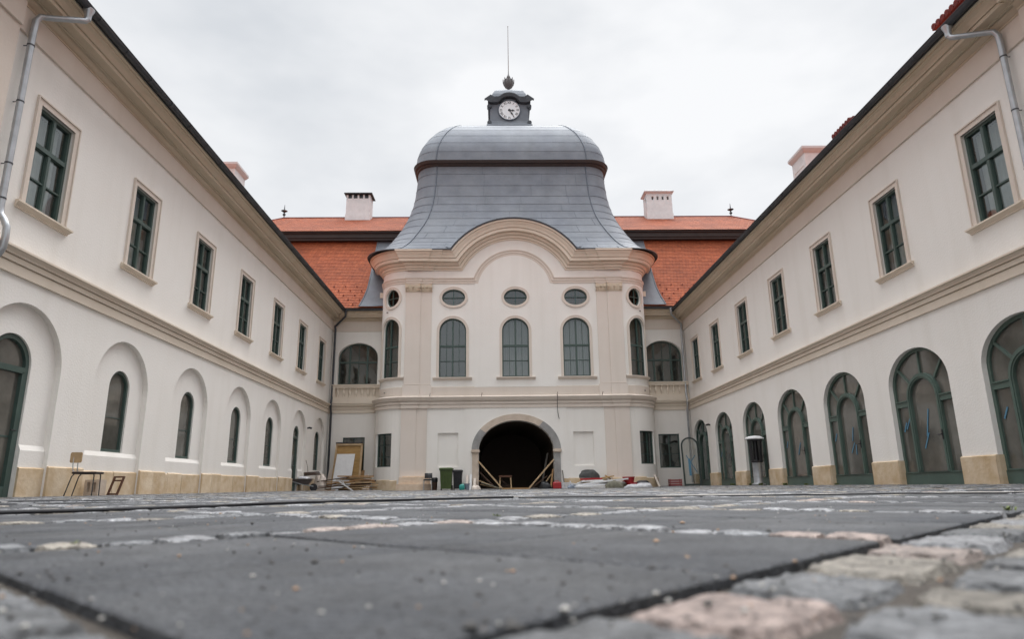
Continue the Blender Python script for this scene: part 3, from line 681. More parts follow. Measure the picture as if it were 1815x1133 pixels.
# gate: stone arch, piers, capitals, tunnel
mb=MB(); n=30
def el(a,rx,rz): return (rx*cos(a),1.67+rz*sin(a))
segs=[(0.0,0.30,GREYST),(0.30,0.70,LIME2),(0.70,1.0,GREYST)]
for a0,a1,mt in((0.0,0.29,GREYST),(0.29,0.80,LIME2),(0.80,1.0,GREYST)):
    mb=MB(); rings=[]
    for rx,rz,d in((1.67,1.32,0.0),(1.67,1.32,-.07),(1.98,1.60,-.07),(1.98,1.60,0)):
        rings.append([(x,d,z) for x,z in[el(PI*(a0+(a1-a0)*k/14),rx,rz) for k in range(15)]])
    mb.loft(rings)
    for K in(0,-1): mb.add([r[K] for r in rings],[(0,1,2,3)])
    mb.build('arch_stone',mt,TW)
for s in(-1,1):
    mb=MB(); mb.box(min(s*1.67,s*1.95),max(s*1.67,s*1.95),-.07,0.0,0.0,1.56); mb.build('gate_pier',LIME2 if s<0 else GREYST,TW)
    mb=MB(); 
    for e,z0_,z1_ in((.02,1.56,1.60),(.05,1.60,1.68),(.03,1.68,1.715)): mb.box(min(s*(1.67-e),s*(1.95+e)),max(s*(1.67-e),s*(1.95+e)),-.07-e,0.0+(.3 if False else 0),z0_,z1_)
    mb.build('impost',LIME2,TW)
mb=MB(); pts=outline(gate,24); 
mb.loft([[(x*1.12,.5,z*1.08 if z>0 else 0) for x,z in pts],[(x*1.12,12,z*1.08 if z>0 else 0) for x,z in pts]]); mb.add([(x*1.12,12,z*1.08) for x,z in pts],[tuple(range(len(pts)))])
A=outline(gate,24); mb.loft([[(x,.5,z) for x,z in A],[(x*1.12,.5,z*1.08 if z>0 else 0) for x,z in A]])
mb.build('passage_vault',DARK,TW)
# interior floor plates so that rooms are dark
mb=MB(); mb.box(-6.32,6.32,1.6,1.7,3.95,10.0); mb.box(-6.0,6.0,.35,1.6,4.3,4.35); mb.box(-6.0,6.0,.35,1.6,8.1,8.14); mb.build('room_shell',ROOM,TW)
for s in(-1,1):
    mb=MB(); mb.box(min(s*2.1,s*6.3),max(s*2.1,s*6.5),1.45,1.5,0.02,3.9); mb.build('back_wall',ROOM,TW)
# stone plinths of the pavilion
mb=MB(); mb.box(-5.22,-3.72,-.42,.0,0.0,.27); mb.box(-5.12,-3.78,-.30,.0,.27,.56); mb.box(-4.99,-4.02,-.16,0,.56,.60); mb.build('pilaster_pedestal',PEACH,TW)
rr=random.Random(5); u=-endL; mb=MB()
spans=[(-endL,-5.25),(2.05,endL)]
for a,b in spans:
    u=a
    while u<b-.02:
        e=min(b,u+rr.uniform(.4,.8)); h=.44+rr.uniform(-.03,.03); q=[u+(e-u)*k/4 for k in range(5)]; off=-.115 if (u>3.9 and u<5.2) else -.03
        mb.loft([[PL(x,off,0) for x in q],[PL(x,off,h-.02) for x in q],[PL(x,off+.02,h) for x in q],[PL(x,.0,h) for x in q]]); u=e
mb.build('plinth',LIME,TW)
for x in(-4.98,5.6):
    mb=MB(); 
# ---- roof
def crom(K,t):
    n=len(K)-1; x=t*n; i=min(int(x),n-1); f=x-i
    p0=K[max(i-1,0)];p1=K[i];p2=K[i+1];p3=K[min(i+2,n)]
    return [0.5*((2*b)+(-a+c)*f+(2*a-5*b+4*c-d)*f*f+(-a+3*b-3*c+d)*f**3) for a,b,c,d in zip(p0,p1,p2,p3)]
def rring(f,tot,yf,z,back=13.0,n=10):
    c=tot-f; hx=sqrt(max(0.01,3.58**2-(min(z,12.44)-8.9)**2)) if z<12.44 else 0.4
    yi=max(yf,.30) if z<12.44 else yf
    if z<10.93: hx=2.92
    r=[(hx*q,yi,z) for q in(0,.33,.66,.985)]+[(hx*1.0,yf,z),(hx+(f-hx)*.5,yf,z),(f,yf,z)]+[(f+c*sin(PI/2*k/n),yf+c*(1-cos(PI/2*k/n)),z) for k in range(1,n+1)]+[(tot,back,z)]
    return [(-x,y,zz) for x,y,zz in r[:0:-1]]+r
K=[(10.95,5.52,7.05,-.55),(11.2,5.24,6.74,-.14),(11.85,4.83,6.20,.40),(13.15,4.24,5.55,1.05),(14.55,3.97,5.12,1.5),(16.40,3.87,4.95,1.8)]
rings=[rring(5.52,7.07,-.56,10.92)]; NC=15
for k in range(NC):
    a=crom(K,k/NC); b=crom(K,(k+1)/NC)
    rings.append(rring(a[1],a[2],a[3],a[0]))
    for q in(.33,.66):
        c_=crom(K,(k+q)/NC); rings.append(rring(c_[1],c_[2],c_[3],c_[0]))
    rings.append(rring(b[1],b[2],b[3],b[0])); rings.append(rring(b[1]+.012,b[2]+.012,b[3]-.013,b[0]-.003))
rm_=MB(); rm_.loft(rings)
# seams
mb=MB(); rr=random.Random(9)
for k in range(NC):
    a=crom(K,k/NC); b=crom(K,(k+1)/NC)
    x=-a[1]+rr.uniform(0,2.5)
    while x<a[1]-.1:
        xa=x; xb=x*(b[1]/a[1])
        if not(abs(xa)<3.05 and a[0]<12.6): mb.bar((xa,a[3]-.006,a[0]),(xb,b[3]-.006,b[0]),.012,.010,up=(0,1,0))
        x+=rr.uniform(1.6,3.0)
lr=build_multi('lower_roof',[(rm_,ZINC),(mb,SEAM)],TW,smooth=True,angle=22)
for s in(-1,1):
    mb=MB(); mb.tube([(s*crom(K,k/40)[1],crom(K,k/40)[3]-.01,crom(K,k/40)[0]) for k in range(41)],.03,6); mb.build('hip_roll',SEAM,lr)
# eave edge
mb=MB(); 
for s in(-1,1):
    E_=[p for p in rring(5.53,7.07,-.57,10.95) if s*p[0]>=2.89]; mb=MB(); mb.tube([(p[0],p[1],p[2]-.02) for p in E_],.035,6); mb.build('eave_gutter',ZINCD,lr)

# eyebrow over the arched cornice
mb=MB(); A0=math.asin((10.95-8.9)/3.62); 
def eb(r,y): return [(r*cos(A0+(PI-2*A0)*k/24),y,8.9+r*sin(A0+(PI-2*A0)*k/24)) for k in range(25)]
mb.loft([eb(3.56,-.5),eb(3.56,-.56),eb(3.62,-.57),eb(3.63,-.3),eb(3.63,3)]); mb.build('eyebrow_roof',ZINC,lr,smooth=True)
mb=MB(); mb.tube(eb(3.605,-.57),.028,6); mb.build('eyebrow_edge',ZINCD,lr)
for s in(-1,1):
    mb=MB(); mb.tube([(s*2.98,-.52,11.0),(s*3.25,-.1,11.22),(s*3.45,.2,11.5)],.02,6); mb.build('valley',SEAM,lr)
# band and dome
mb=MB(); mb.loft([rring(3.86,4.95,1.83,16.33),rring(3.92,5.02,1.72,16.38),rring(3.93,5.03,1.68,16.44),rring(3.99,5.11,1.58,16.47),rring(4.01,5.13,1.54,16.53),rring(4.03,5.19,1.50,16.60),rring(3.95,5.12,1.62,16.63)]); mb.build('roof_band',BROWN,lr,smooth=True)
rings=[]; ND=9
KD=[(16.60,3.92,5.12,1.56),(17.45,3.82,4.94,1.66),(18.27,3.56,4.55,2.0),(18.98,3.2,4.05,2.5),(19.5,2.85,3.5,3.1),(19.86,2.58,3.0,3.9),(20.06,2.3,2.5,4.88)]
def dm(t):
    v=crom(KD,t); return (v[1],v[2],v[3],v[0])
for k in range(ND):
    a=dm(k/ND)
    for q in(0,.33,.66,1.0):
        c_=dm((k+q)/ND); rings.append(rring(*c_,back=11))
    b=dm((k+1)/ND); rings.append(rring(b[0]+.008,b[1]+.008,b[2]-.009,b[3]-.002,back=11))
rings.append([(p[0]*.5,max(p[1],4.88)+.3 if p[1]<9 else 11,20.28) for p in rring(*dm(1),back=11)])
mb=MB(); mb.loft(rings); dome=mb.build('dome',ZINC,TW,smooth=True,angle=22)
for s in(-1,1):
    mb=MB(); mb.tube([(s*dm(k/24)[0],dm(k/24)[2]-.01,dm(k/24)[3]) for k in range(25)],.028,6); mb.build('hip_roll',SEAM,dome)
mb=MB(); mb.box(-5.2,5.2,10.9,13,9,20.0); mb.box(-6.9,6.9,12.9,13,9,16.5); mb.build('rear_wall',WHITE,TW)
# ---- clock turret
CT=MB(); yb=4.95; h2=1.13
prof=[(1.33,20.0),(1.33,20.55),(1.28,20.62),(1.17,20.72),(1.13,20.9),(1.13,22.02)]
CT.loft([[(-a,yb-(a-h2),z),(a,yb-(a-h2),z),(a,yb+2*h2+(a-h2),z),(-a,yb+2*h2+(a-h2),z)] for a,z in prof],True)
ct=CT.build('clock_turret',ZINC,TW)
top=[(-1.45,22.18),(-1.08,22.46),(-.9,22.33),(-.65,22.33),(-.5,22.41),(-.33,22.54),(-.17,22.59),(0,22.61)]; bot=[(-1.20,21.98),(-1.08,21.96),(-.9,21.96),(-.68,21.97),(-.56,22.10),(-.38,22.27),(-.19,22.34),(0,22.36)]
top+=[(-x,z) for x,z in top[-2::-1]]; bot+=[(-x,z) for x,z in bot[-2::-1]]
mb=MB()
def cstrip(y0,y1,sc=1.0):
    mb.loft([[(x*sc,y1,z) for x,z in bot],[(x*sc*.97,y0+.06,z+.03) for x,z in bot],[(x*sc,y0,z-.05) for x,z in top],[(x*sc,y0,z) for x,z in top],[(x*sc,y1,z+.05) for x,z in top]])
cstrip(yb-.30,yb+.02); mb.build('turret_cornice',ZINCD,ct)
for s in(-1,1):
    mb=MB(); mb.box(min(s*1.12,s*1.26),max(s*1.12,s*1.26),yb+.02,yb+2*h2+.1,22.12,22.24); mb.build('side_cornice',ZINCD,ct)
# helmet roof
mb=MB(); rg=[]
for a,z in((1.12,22.22),(1.08,22.45),(.98,22.8),(.84,23.08),(.64,23.28),(.4,23.40),(.16,23.45),(.08,23.55)):
    rg.append([(-a,yb+h2-a,z),(a,yb+h2-a,z),(a,yb+h2+a,z),(-a,yb+h2+a,z)])
mb.loft(rg,True); mb.build('turret_roof',ZINC,ct)
for s in(-1,1):
    for z,r_ in((21.80,.135),(20.74,.13)):
        mb=MB(); mb.tube([(s*1.17,yb-.12,z),(s*1.17,yb+.16,z)],r_,14); mb.tube([(s*1.17,yb-.15,z),(s*1.17,yb-.12,z)],r_*.6,10); mb.build('scroll',ZINCD,ct,smooth=True)
# clock
yc=yb-.03; CZ=21.57
mb=MB(); mb.tube([(0,yc+.03,CZ),(0,yc-.03,CZ)],.62,40); face=mb.build('clock_face',CLOCKF,ct,smooth=True)
mb=MB(); n=40
for r0,r1,y_ in((.615,.66,yc-.045),):
    rgs=[[(r*cos(2*PI*k/n),y,CZ+r*sin(2*PI*k/n)) for k in range(n)] for r,y in((r0,yc-.0),(r0,y_),(r1,y_),(r1,yc+.03))]; mb.loft(rgs,True)
mb.build('clock_rim',SEAM,face,smooth=True)
names=['XII','I','II','III','IIII','V','VI','VII','VIII','IX','X','XI']
def text_mesh(mb,txt,size,mw,y):
    cu_=bpy.data.curves.new('t','FONT'); cu_.body=txt; cu_.size=size; cu_.align_x='CENTER'; cu_.align_y='CENTER'; cu_.offset=0.004
    ob=bpy.data.objects.new('t',cu_); col.objects.link(ob); bpy.context.view_layer.update()
    me=ob.evaluated_get(bpy.context.evaluated_depsgraph_get()).to_mesh()
    vs=[mw(v.co.x,v.co.y) for v in me.vertices]; fs=[tuple(p.vertices) for p in me.polygons]
    mb.add(vs,fs); bpy.data.objects.remove(ob); bpy.data.curves.remove(cu_)
mb=MB()
for k,t in enumerate(names):
    a=PI/2-2*PI*k/12; cx_,cz_=.485*cos(a),.485*sin(a); rot=a-PI/2
    text_mesh(mb,t,.215,lambda x,y,cx_=cx_,cz_=cz_,rot=rot:(cx_+x*.82*cos(rot)-y*sin(rot),yc-.033,CZ+cz_+x*.82*sin(rot)+y*cos(rot)),0)
mb.build('numerals',BLACK,face)
def hand(ang,ln,wd,y_,name):
    m_=MB(); a=R(ang); d=(cos(a),sin(a)); q=(-d[1],d[0])
    prf=[(0,.03),(ln*.35,.028),(ln*.5,wd),(ln*.66,wd*.8),(ln*.75,.02),(ln,.006)]
    L_=[(d[0]*t+q[0]*w_,y_,CZ+d[1]*t+q[1]*w_) for t,w_ in prf]; R_=[(d[0]*t-q[0]*w_,y_,CZ+d[1]*t-q[1]*w_) for t,w_ in prf]
    m_.loft([L_,R_]); m_.tube([(0,y_-.004,CZ),(0,y_+.01,CZ)],.075,14); m_.build(name,BLACK,face)
hand(-8,.36,.07,yc-.045,'hour_hand'); hand(-58,.50,.05,yc-.055,'minute_hand')
# urn finial and rod
mb=MB(); yu=yb+h2
mb.lathe([(.05,23.4),(.05,23.52),(.11,23.56),(.125,23.62),(.10,23.69),(.045,23.72),(.10,23.77),(.22,23.86),(.29,24.0),(.315,24.18),(.28,24.34),(.24,24.30),(.12,24.36),(.05,24.43),(.10,24.48),(.115,24.56),(.07,24.66),(.03,24.78),(.02,25.05)],(0,yu,0),20)
for k in range(8):
    a=2*PI*k/8; mb.tube([(.27*cos(a),yu+.27*sin(a),23.95),(.33*cos(a),yu+.33*sin(a),24.15),(.33*cos(a),yu+.33*sin(a),24.40)],.024,6)
urn=mb.build('urn_finial',mat('weathered_lead',(0.16,0.15,0.15),0.6,metal=.3,var=.4,vscale=9),ct,smooth=True,angle=50)
mb=MB(); mb.tube([(0,yu,25.0),(0,yu,26.6),(0,yu,28.15)],[.020,.016,.012],6); mb.lathe([(.01,-.03),(.035,0),(.01,.03)],(0,yu,28.18),8); mb.build('lightning_rod',RUST,urn)

# ============================================================ MAIN BUILDING behind
MBD=thing('main_building','main range behind the gate pavilion with tall red mansard roof and two loggia bays','building',(0,31.65,0))
PM=lambda u,d,z:(u,d,z)
for s,x0,x1,ca,cg in((-1,-7.94,-5.3,-6.68,-6.71),(1,6.9,9.16,8.07,8.08)):
    ao=op(ca,1.9 if s<0 else 1.86,4.93,6.95,0.72,depth=.35); go=op(cg,1.02 if s<0 else .98,.87,2.43,depth=.14)
    mb=MB(); wall(mb,x0,x1,0,8.15,[ao,go],PM); mb.build('bay_wall',WHITE,MBD)
    fr=MB(); i=inset(ao,.06); ring(fr,ao,i,PM,.22,.3)
    for v in(-.42,.42): vbar(fr,PM,i,ca+v,.085,.2,.28)
    hbar(fr,PM,i,6.02,.08,.19,.28); vbar(fr,PM,i,ca,.03,.22,.27)
    f=fr.build('loggia_window',GREEN,MBD); pane(i,PM,.26,f)
    fr=MB(); i=inset(go,.05); ring(fr,go,i,PM,.06,.13); vbar(fr,PM,i,cg,.05,.05,.12); hbar(fr,PM,i,1.5,.025,.07,.12); hbar(fr,PM,i,1.97,.025,.07,.12)
    f=fr.build('window',GREEN,MBD); pane(i,PM,.10,f)
    mb=MB(); mb.loft([[(x0,-p,z),(x1,-p,z)] for p,z in [(0,3.56),(.04,3.565),(.04,3.73),(.015,3.734),(.015,3.746),(.065,3.75),(.065,3.835),(.04,3.84),(.04,3.85),(.09,3.855),(.095,3.88),(.13,3.925),(.165,3.935),(.165,3.968),(0,4.01)]]); mb.build('string_course',BEIGE,MBD)
    mb=MB(); mb.loft([[(x0,-p,z),(x1,-p,z)] for p,z in[(0,7.5),(.03,7.51),(.03,8.0)]]); mb.build('frieze',PALEB,MBD)
    mb=MB(); mb.loft([[(x0+.0,-p,z),(x1,-p,z)] for p,z in WCP]); mb.build('cornice',CORN,MBD,smooth=True,angle=25)
    mb=MB(); mb.loft([[(x0+(.6 if s<0 else 0),-.665+.07*cos(PI*k/8),8.455-.075*sin(PI*k/8)),(x1-(.6 if s>0 else 0),-.665+.07*cos(PI*k/8),8.455-.075*sin(PI*k/8))] for k in range(9)]); mb.build('gutter',ZINCD,MBD)
    # balustrade
    bl=MB(); bl.box(x0+.12,x1,-.16,-.02,4.74,4.88); bl.box(x0+.12,x1,-.20,-.0,4.86,4.90); bl.box(x0+.12,x1,-.14,-.02,4.0,4.30); bl.box(x0+.12,x0+.28,-.15,-.02,4.3,4.74)
    bl.box(x0+.12,x1,-.04,-.0,4.3,4.74)
    b=bl.build('balustrade',BEIGE,MBD)
    xs=x0+.40; k=0; src=None
    while xs<x1-.05:
        if src is None:
            q=MB(); q.lathe([(.045,4.30),(.05,4.33),(.03,4.36),(.045,4.42),(.06,4.50),(.05,4.58),(.028,4.66),(.05,4.70),(.05,4.74)],(0,-.10,0),10); src=q.build('baluster',BEIGE,b,smooth=True); src.location=(xs,0,0)
        else: o=src.copy(); col.objects.link(o); o.parent=b; o.location=(xs,0,0)
        xs+=.285
    # corner downpipe
    xp=-7.80 if s<0 else 9.02; xg=-7.22 if s<0 else 8.44
    q=MB(); q.tube([(xg,-.66,8.4),(xg,-.66,8.22),(xg-.02*-s,-.6,8.12),(xp,-.22,7.72),(xp,-.13,7.62),(xp,-.12,7.4),(xp,-.12,4.35),(xp,-.2,4.15),(xp,-.26,4.0),(xp,-.22,3.7),(xp,-.12,3.55),(xp,-.12,.2)],.05,10)
    q.lathe([(.055,-.1),(.06,0),(.09,.1)],(xg,-.66,8.33),10); o=q.build('downpipe',GALV if s>0 else ZINCD,MBD,smooth=True,angle=60)
# rooms
mb=MB(); mb.box(-8,-5.3,1.5,1.6,0,8.3); mb.box(6.9,9.2,1.5,1.6,0,8.3); mb.box(-8,-5.3,.36,1.5,3.7,3.75); mb.box(6.9,9.2,.36,1.5,3.7,3.75); mb.box(-8,-5.3,.36,1.5,7.4,7.45); mb.box(6.9,9.2,.36,1.5,7.4,7.45); mb.build('room_shell',ROOM,MBD)
# lower mansard slope: lapped courses
def lapped(x0,x1,ya,za,yb_,zb_,n,m_,par,name,step=.018,x2=None,x3=None):
    mb=MB(); rows=[]; x2=x0 if x2 is None else x2; x3=x1 if x3 is None else x3
    for k in range(n):
        t0,t1=k/n,(k+1)/n
        for t,o_ in((t0,step),(t1,0)):
            y=ya+(yb_-ya)*t; z=za+(zb_-za)*t
            rows.append([(x0+(x2-x0)*t,y-o_*.8,z+o_*.6),(x1+(x3-x1)*t,y-o_*.8,z+o_*.6)])
    mb.loft(rows); return mb.build(name,m_,par)
lo=lapped(-14.6,16.2,-.68,8.52,2.25,13.0,44,TILE,MBD,'lower_roof')
rm=random.Random(8)
for k in range(46):   # small roof vents / snow hooks: part of the tile field, one piece
    pass
hk=MB()
for j in range(5):
    for i in range(54):
        x=-14.2+i*.56+(j%2)*.28
        if -6.4<x<8: continue
        t=.04+j*.062; hk.box(x-.022,x+.022,-.68+2.93*t-.05,-.68+2.93*t+.01,8.52+4.48*t+.01,8.52+4.48*t+.06)
tag(hk.build('snow_hook',TILED,lo),kind='stuff')
mb=MB(); mb.box(-14.6,16.2,1.95,2.4,12.98,13.10); mb.box(-14.6,16.2,1.88,2.4,13.10,13.34); mb.box(-14.6,16.2,1.78,2.4,13.34,13.42); mb.build('roof_band',BROWN,MBD)
up=lapped(-14.8,16.4,1.70,13.42,6.85,16.32,30,TILE,MBD,'upper_roof',step=.012,x2=-13.05,x3=14.7)
mb=MB(); mb.add([(-14.8,1.7,13.42),(-13.05,6.85,16.32),(-14.8,12,13.42),(16.4,1.7,13.42),(14.7,6.85,16.32),(16.4,12,13.42)],[(0,1,2),(3,4,5),(0,1,4,3)][:2]+[(2,1,4,5)]); mb.build('rear_roof',TILE,MBD)
mb=MB(); mb.box(-14.6,-1.4,2.3,11.5,0.05,13.0); mb.box(3.0,16.2,2.3,11.5,0.05,13.0); mb.box(-1.4,3.0,2.3,11.5,3.4,13.0); mb.build('rear_block',WHITE,MBD)
mb=MB(); mb.tube([(-13.05,6.85,16.34),(14.7,6.85,16.34)],.05,8); 
for a,b in(((-13.05,6.85,16.34),(-14.8,1.7,13.44)),((14.7,6.85,16.34),(16.4,1.7,13.44))): mb.tube([a,b],.045,8)
mb.build('ridge_tile',TILED,MBD)
for s in(-1,1):
    x=-13.05 if s<0 else 14.7
    mb=MB(); mb.lathe([(.03,0),(.03,.12),(.09,.16),(.09,.24),(.03,.28),(.05,.34),(.2,.44),(.05,.52),(.03,.6),(.01,.85)],(x,6.85,16.36),10); mb.build('ridge_finial',ZINCD,MBD,smooth=True)
    # zinc flashing between the pavilion and the mansard
    mb=MB(); xa=.8+s*7.15; xb=.8+s*6.2; rows=[]
    for k in range(9):
        t=k/8; y=-.70+2.95*t; z=8.56+4.48*t; fl=.25*max(0,1-t*3)**2
        rows.append([(xa+s*fl+s*-.12*min(1,t*3)*0,y-.02,z+.03),((xa+xb)/2,y-.02,z+.03),(xb,y-.02,z+.05)])
    mb.loft(rows)
    mb.tube([(r[0][0],r[0][1],r[0][2]) for r in rows],.035,6)
    mb.build('flashing',ZINC,MBD,smooth=True,angle=30)
# chimneys on the main roof
cm_=bpy.data.materials['chimney_cap']
def mchim(x0,x1,dark):
    yb_=5.9; z1=17.62
    c=MB()
    if dark:
        c.box(x0,x1,yb_,yb_+.9,15.6,17.2); n=4
        for k in range(n+1):
            xx=x0+(x1-x0-.10)*k/n; c.box(xx,xx+.10,yb_,yb_+.9,17.2,17.42)
        c.box(x0,x1,yb_+.43,yb_+.47,17.2,17.42)
    else:
        c.box(x0,x1,yb_,yb_+.9,15.6,17.05); w_=x1-x0; xs=[0,.2,.29,.42,.51,.64,.73,.86,.95]
        prev=0
        for a,b in((.2,.28),(.40,.48),(.60,.68),(.80,.88)):
            c.box(x0+w_*prev,x0+w_*a,yb_,yb_+.9,17.05,17.28); prev=b
        c.box(x0+w_*prev,x1,yb_,yb_+.9,17.05,17.28); c.box(x0,x1,yb_+.3,yb_+.4,17.05,17.28); c.box(x0,x1,yb_,yb_+.9,17.28,17.5)
    c.box(x0-.03,x1+.03,yb_-.03,yb_+.93,15.6,16.15)
    ch=c.build('chimney',WPAINT,MBD)
    k_=MB(); zt_=17.42 if dark else 17.5; e=.13
    k_.loft([[(x0-q,yb_-q,z),(x1+q,yb_-q,z),(x1+q,yb_+.9+q,z),(x0-q,yb_+.9+q,z)] for q,z in((0,zt_-.06 if not dark else zt_),(e,zt_+.05),(e,zt_+.10),(-.05,zt_+.2))],True)
    k_.add([(x0+.05,yb_+.05,zt_+.2),(x1-.05,yb_+.05,zt_+.2),(x1-.05,yb_+.85,zt_+.2),(x0+.05,yb_+.85,zt_+.2)],[(0,1,2,3)])
    k_.build('cap',BLACK if dark else cm_,ch)
    if dark:
        s_=MB()
        for k in range(n): s_.box(x0+.1+(x1-x0-.1)*k/n+.02,x0+(x1-x0-.1)*(k+1)/n-.02,yb_+.02,yb_+.4,17.2,17.4)
        s_.build('flue_shade',BLACK,ch)  # black blocks stand in for the shade inside the flue slots
mchim(-9.05,-7.62,True); mchim(9.22,10.78,False)
# security cameras on the wings
for par,sg,s_ in((WL,1,4.75),(WR,-1,4.25)):
    q=MB(); q.box(sg*s_-.03,sg*s_+.03,0,.05,2.56,2.62); q.tube([(sg*s_,.03,2.58),(sg*s_,.08,2.60)],.012,6); q.tube([(sg*s_,.05,2.61),(sg*s_,.18,2.58)],.04,10); q.build('security_camera',BLACK,par,smooth=True)

# ============================================================ GROUND
def gz(x,y):
    t=min(1,max(0,(abs(x-.6)-4.5)/3.5)); return .05*t*t*(3-2*t)
U_=(-.7071,.7071); N_=(.7071,.7071)
def un(x,y): return (x*U_[0]+y*U_[1], x*N_[0]+y*N_[1])
def xy(u,n): return (u*U_[0]+n*N_[0], u*U_[1]+n*N_[1])
mb=MB(); nx,ny=24,40
gx=[-60,-30]+[-9+18.6*k/20 for k in range(21)]+[30,60]; gy=[-60,-20,-6]+[-3+38*k/30 for k in range(31)]+[60,200]
vs=[(x,y,gz(x,y)-.018) for y in gy for x in gx]; W_=len(gx)
mb.add(vs,[(j*W_+i,j*W_+i+1,(j+1)*W_+i+1,(j+1)*W_+i) for j in range(len(gy)-1) for i in range(W_-1)])
tag(mb.build('ground',SOIL,smooth=True),kind='structure')
rg=random.Random(21)
def colstone(r):
    t=r.random()
    if t<.025: return (.19,.16,.145)
    if t<.26: v=r.uniform(.8,1.15); return (.15*v,.138*v,.12*v)
    if t<.6: v=r.uniform(.75,1.15); return (.105*v,.109*v,.115*v)
    v=r.uniform(.8,1.2); return (.155*v,.158*v,.165*v)
def stone(mb,u0,u1,n0,n1,c,lod,h=0.0,r=rg,bev=.012,dome=.006,jit=.006,dep=.04):
    """a block with rounded top; lod 2 = dense, 1 = bevelled, 0 = simple"""
    cx,cy=(u0+u1)/2,(n0+n1)/2
    X,Y=xy(cx,cy); z=gz(X,Y)+h
    if lod==2:
        m_=12; vs=[]; fs=[]
        sd_=r.uniform(0,100); tx,ty=r.uniform(-.02,.02),r.uniform(-.02,.02)
        for j in range(m_+1):
            for i in range(m_+1):
                a,b=i/m_*2-1,j/m_*2-1
                # superellipse-like rounding of the outline
                ru=1-.10*abs(b)**4-.03*sin(sd_+b*3); rn=1-.10*abs(a)**4-.03*sin(sd_*1.7+a*3)
                e=max(abs(a),abs(b)); 
                pu=cx+a*ru*(u1-u0)/2; pn=cy+b*rn*(n1-n0)/2
                hz=z+dome*(1-a*a)*(1-b*b)-bev*max(0,(e-.72)/.28)**2.2*1.2+ .0010*sin(pu*41+sd_)+.0009*sin(pn*53+sd_*2)+r.uniform(-.0011,.0011)*(1+1.6*(e>.8))+tx*(pu-cx)+ty*(pn-cy)
                if e>.999: hz-=dep*.35
                x_,y_=xy(pu,pn); vs.append((x_,y_,hz))
        for j in range(m_):
            for i in range(m_): fs.append((j*(m_+1)+i,j*(m_+1)+i+1,(j+1)*(m_+1)+i+1,(j+1)*(m_+1)+i))
        mb.add(vs,fs,c)
        return
    k=bev
    js=lambda:r.uniform(-jit,jit)
    co_=[(u0,n0),(u1,n0),(u1,n1),(u0,n1)]; co_=[(a+js(),b+js()) for a,b in co_]
    dz=[h_*1 for h_ in (js()*.6,js()*.6,js()*.6,js()*.6)]
    bt=[(*xy(a,b),z-dep) for a,b in co_]
    md=[(*xy(a,b),z-k+dz[i]) for i,(a,b) in enumerate(co_)]
    tp=[(*xy(a+(cx-a)*min(.9,2*k/(u1-u0)*1.2),b+(cy-b)*min(.9,2*k/(n1-n0)*1.2)),z+dz[i]) for i,(a,b) in enumerate(co_)]
    if lod==1:
        ce=(*xy(cx,cy),z+dome)
        mb.add(bt+md+tp+[ce],[(0,1,5,4),(1,2,6,5),(2,3,7,6),(3,0,4,7),(4,5,9,8),(5,6,10,9),(6,7,11,10),(7,4,8,11),(8,9,12),(9,10,12),(10,11,12),(11,8,12)],c)
    else:
        mb.add(md+tp,[(0,1,5,4),(1,2,6,5),(2,3,7,6),(3,0,4,7),(4,5,6,7)],c)
slabs=MB(); cob=MB(); Pd=1.45; F=1.32; u0_=.447; n0_=.245
def pale(r):
    return tuple(min(.36,c*1.45) for c in colstone(r))
def inside(x,y,m_=0.0): return -7.93-m_<x<9.15+m_ and -1.5<y<31.6
def far(x,y): return sqrt(x*x+y*y)
def vis(x,y): return y>.2 and abs(x-.02*y)<y*.92+.5
# slab fields: 2x2 slabs with a row of setts round each
NF=7
for iu in range(0,NF):
    for jn in range(0,NF):
        ub=u0_+iu*Pd; nb=n0_+jn*Pd
        X,Y=xy(ub+.66,nb+.66)
        if not inside(X,Y,1): continue
        for a in range(2):
            for b in range(2):
                su,sn=ub+a*.66,nb+b*.66; x_,y_=xy(su+.33,sn+.33)
                if not inside(x_,y_): continue
                v=rg.uniform(.9,1.1); c=(.054*v,.057*v,.063*v)
                stone(slabs,su+.005,su+.655,sn+.005,sn+.655,c,1,h=rg.uniform(-.0025,.0025) if a+b else 0,bev=.004,dome=.0,jit=.0012,dep=.05)
        # setts
        t=0
        while t<Pd-.02:
            e=min(Pd,t+rg.uniform(.11,.19)); 
            if Pd-e<.07: e=Pd
            x_,y_=xy(ub+F+.065,nb+t)
            if inside(x_,y_): stone(cob,ub+F+.006,ub+Pd-.006,nb+t+.005,nb+e-.005,pale(rg),2 if far(x_,y_)<3.4 else 1,h=rg.uniform(-.002,.007),bev=.011,dome=.004)
            x_,y_=xy(ub+t,nb+F+.065)
            if inside(x_,y_) and t<F-.05: stone(cob,ub+t+.005,min(ub+e,ub+F)-.005,nb+F+.006,nb+Pd-.006,pale(rg) if not(iu==0 and jn==0 and t<.16) else (.25,.205,.185),2 if far(x_,y_)<3.4 else 1,h=rg.uniform(-.002,.007),bev=.011,dome=.004)
            t=e
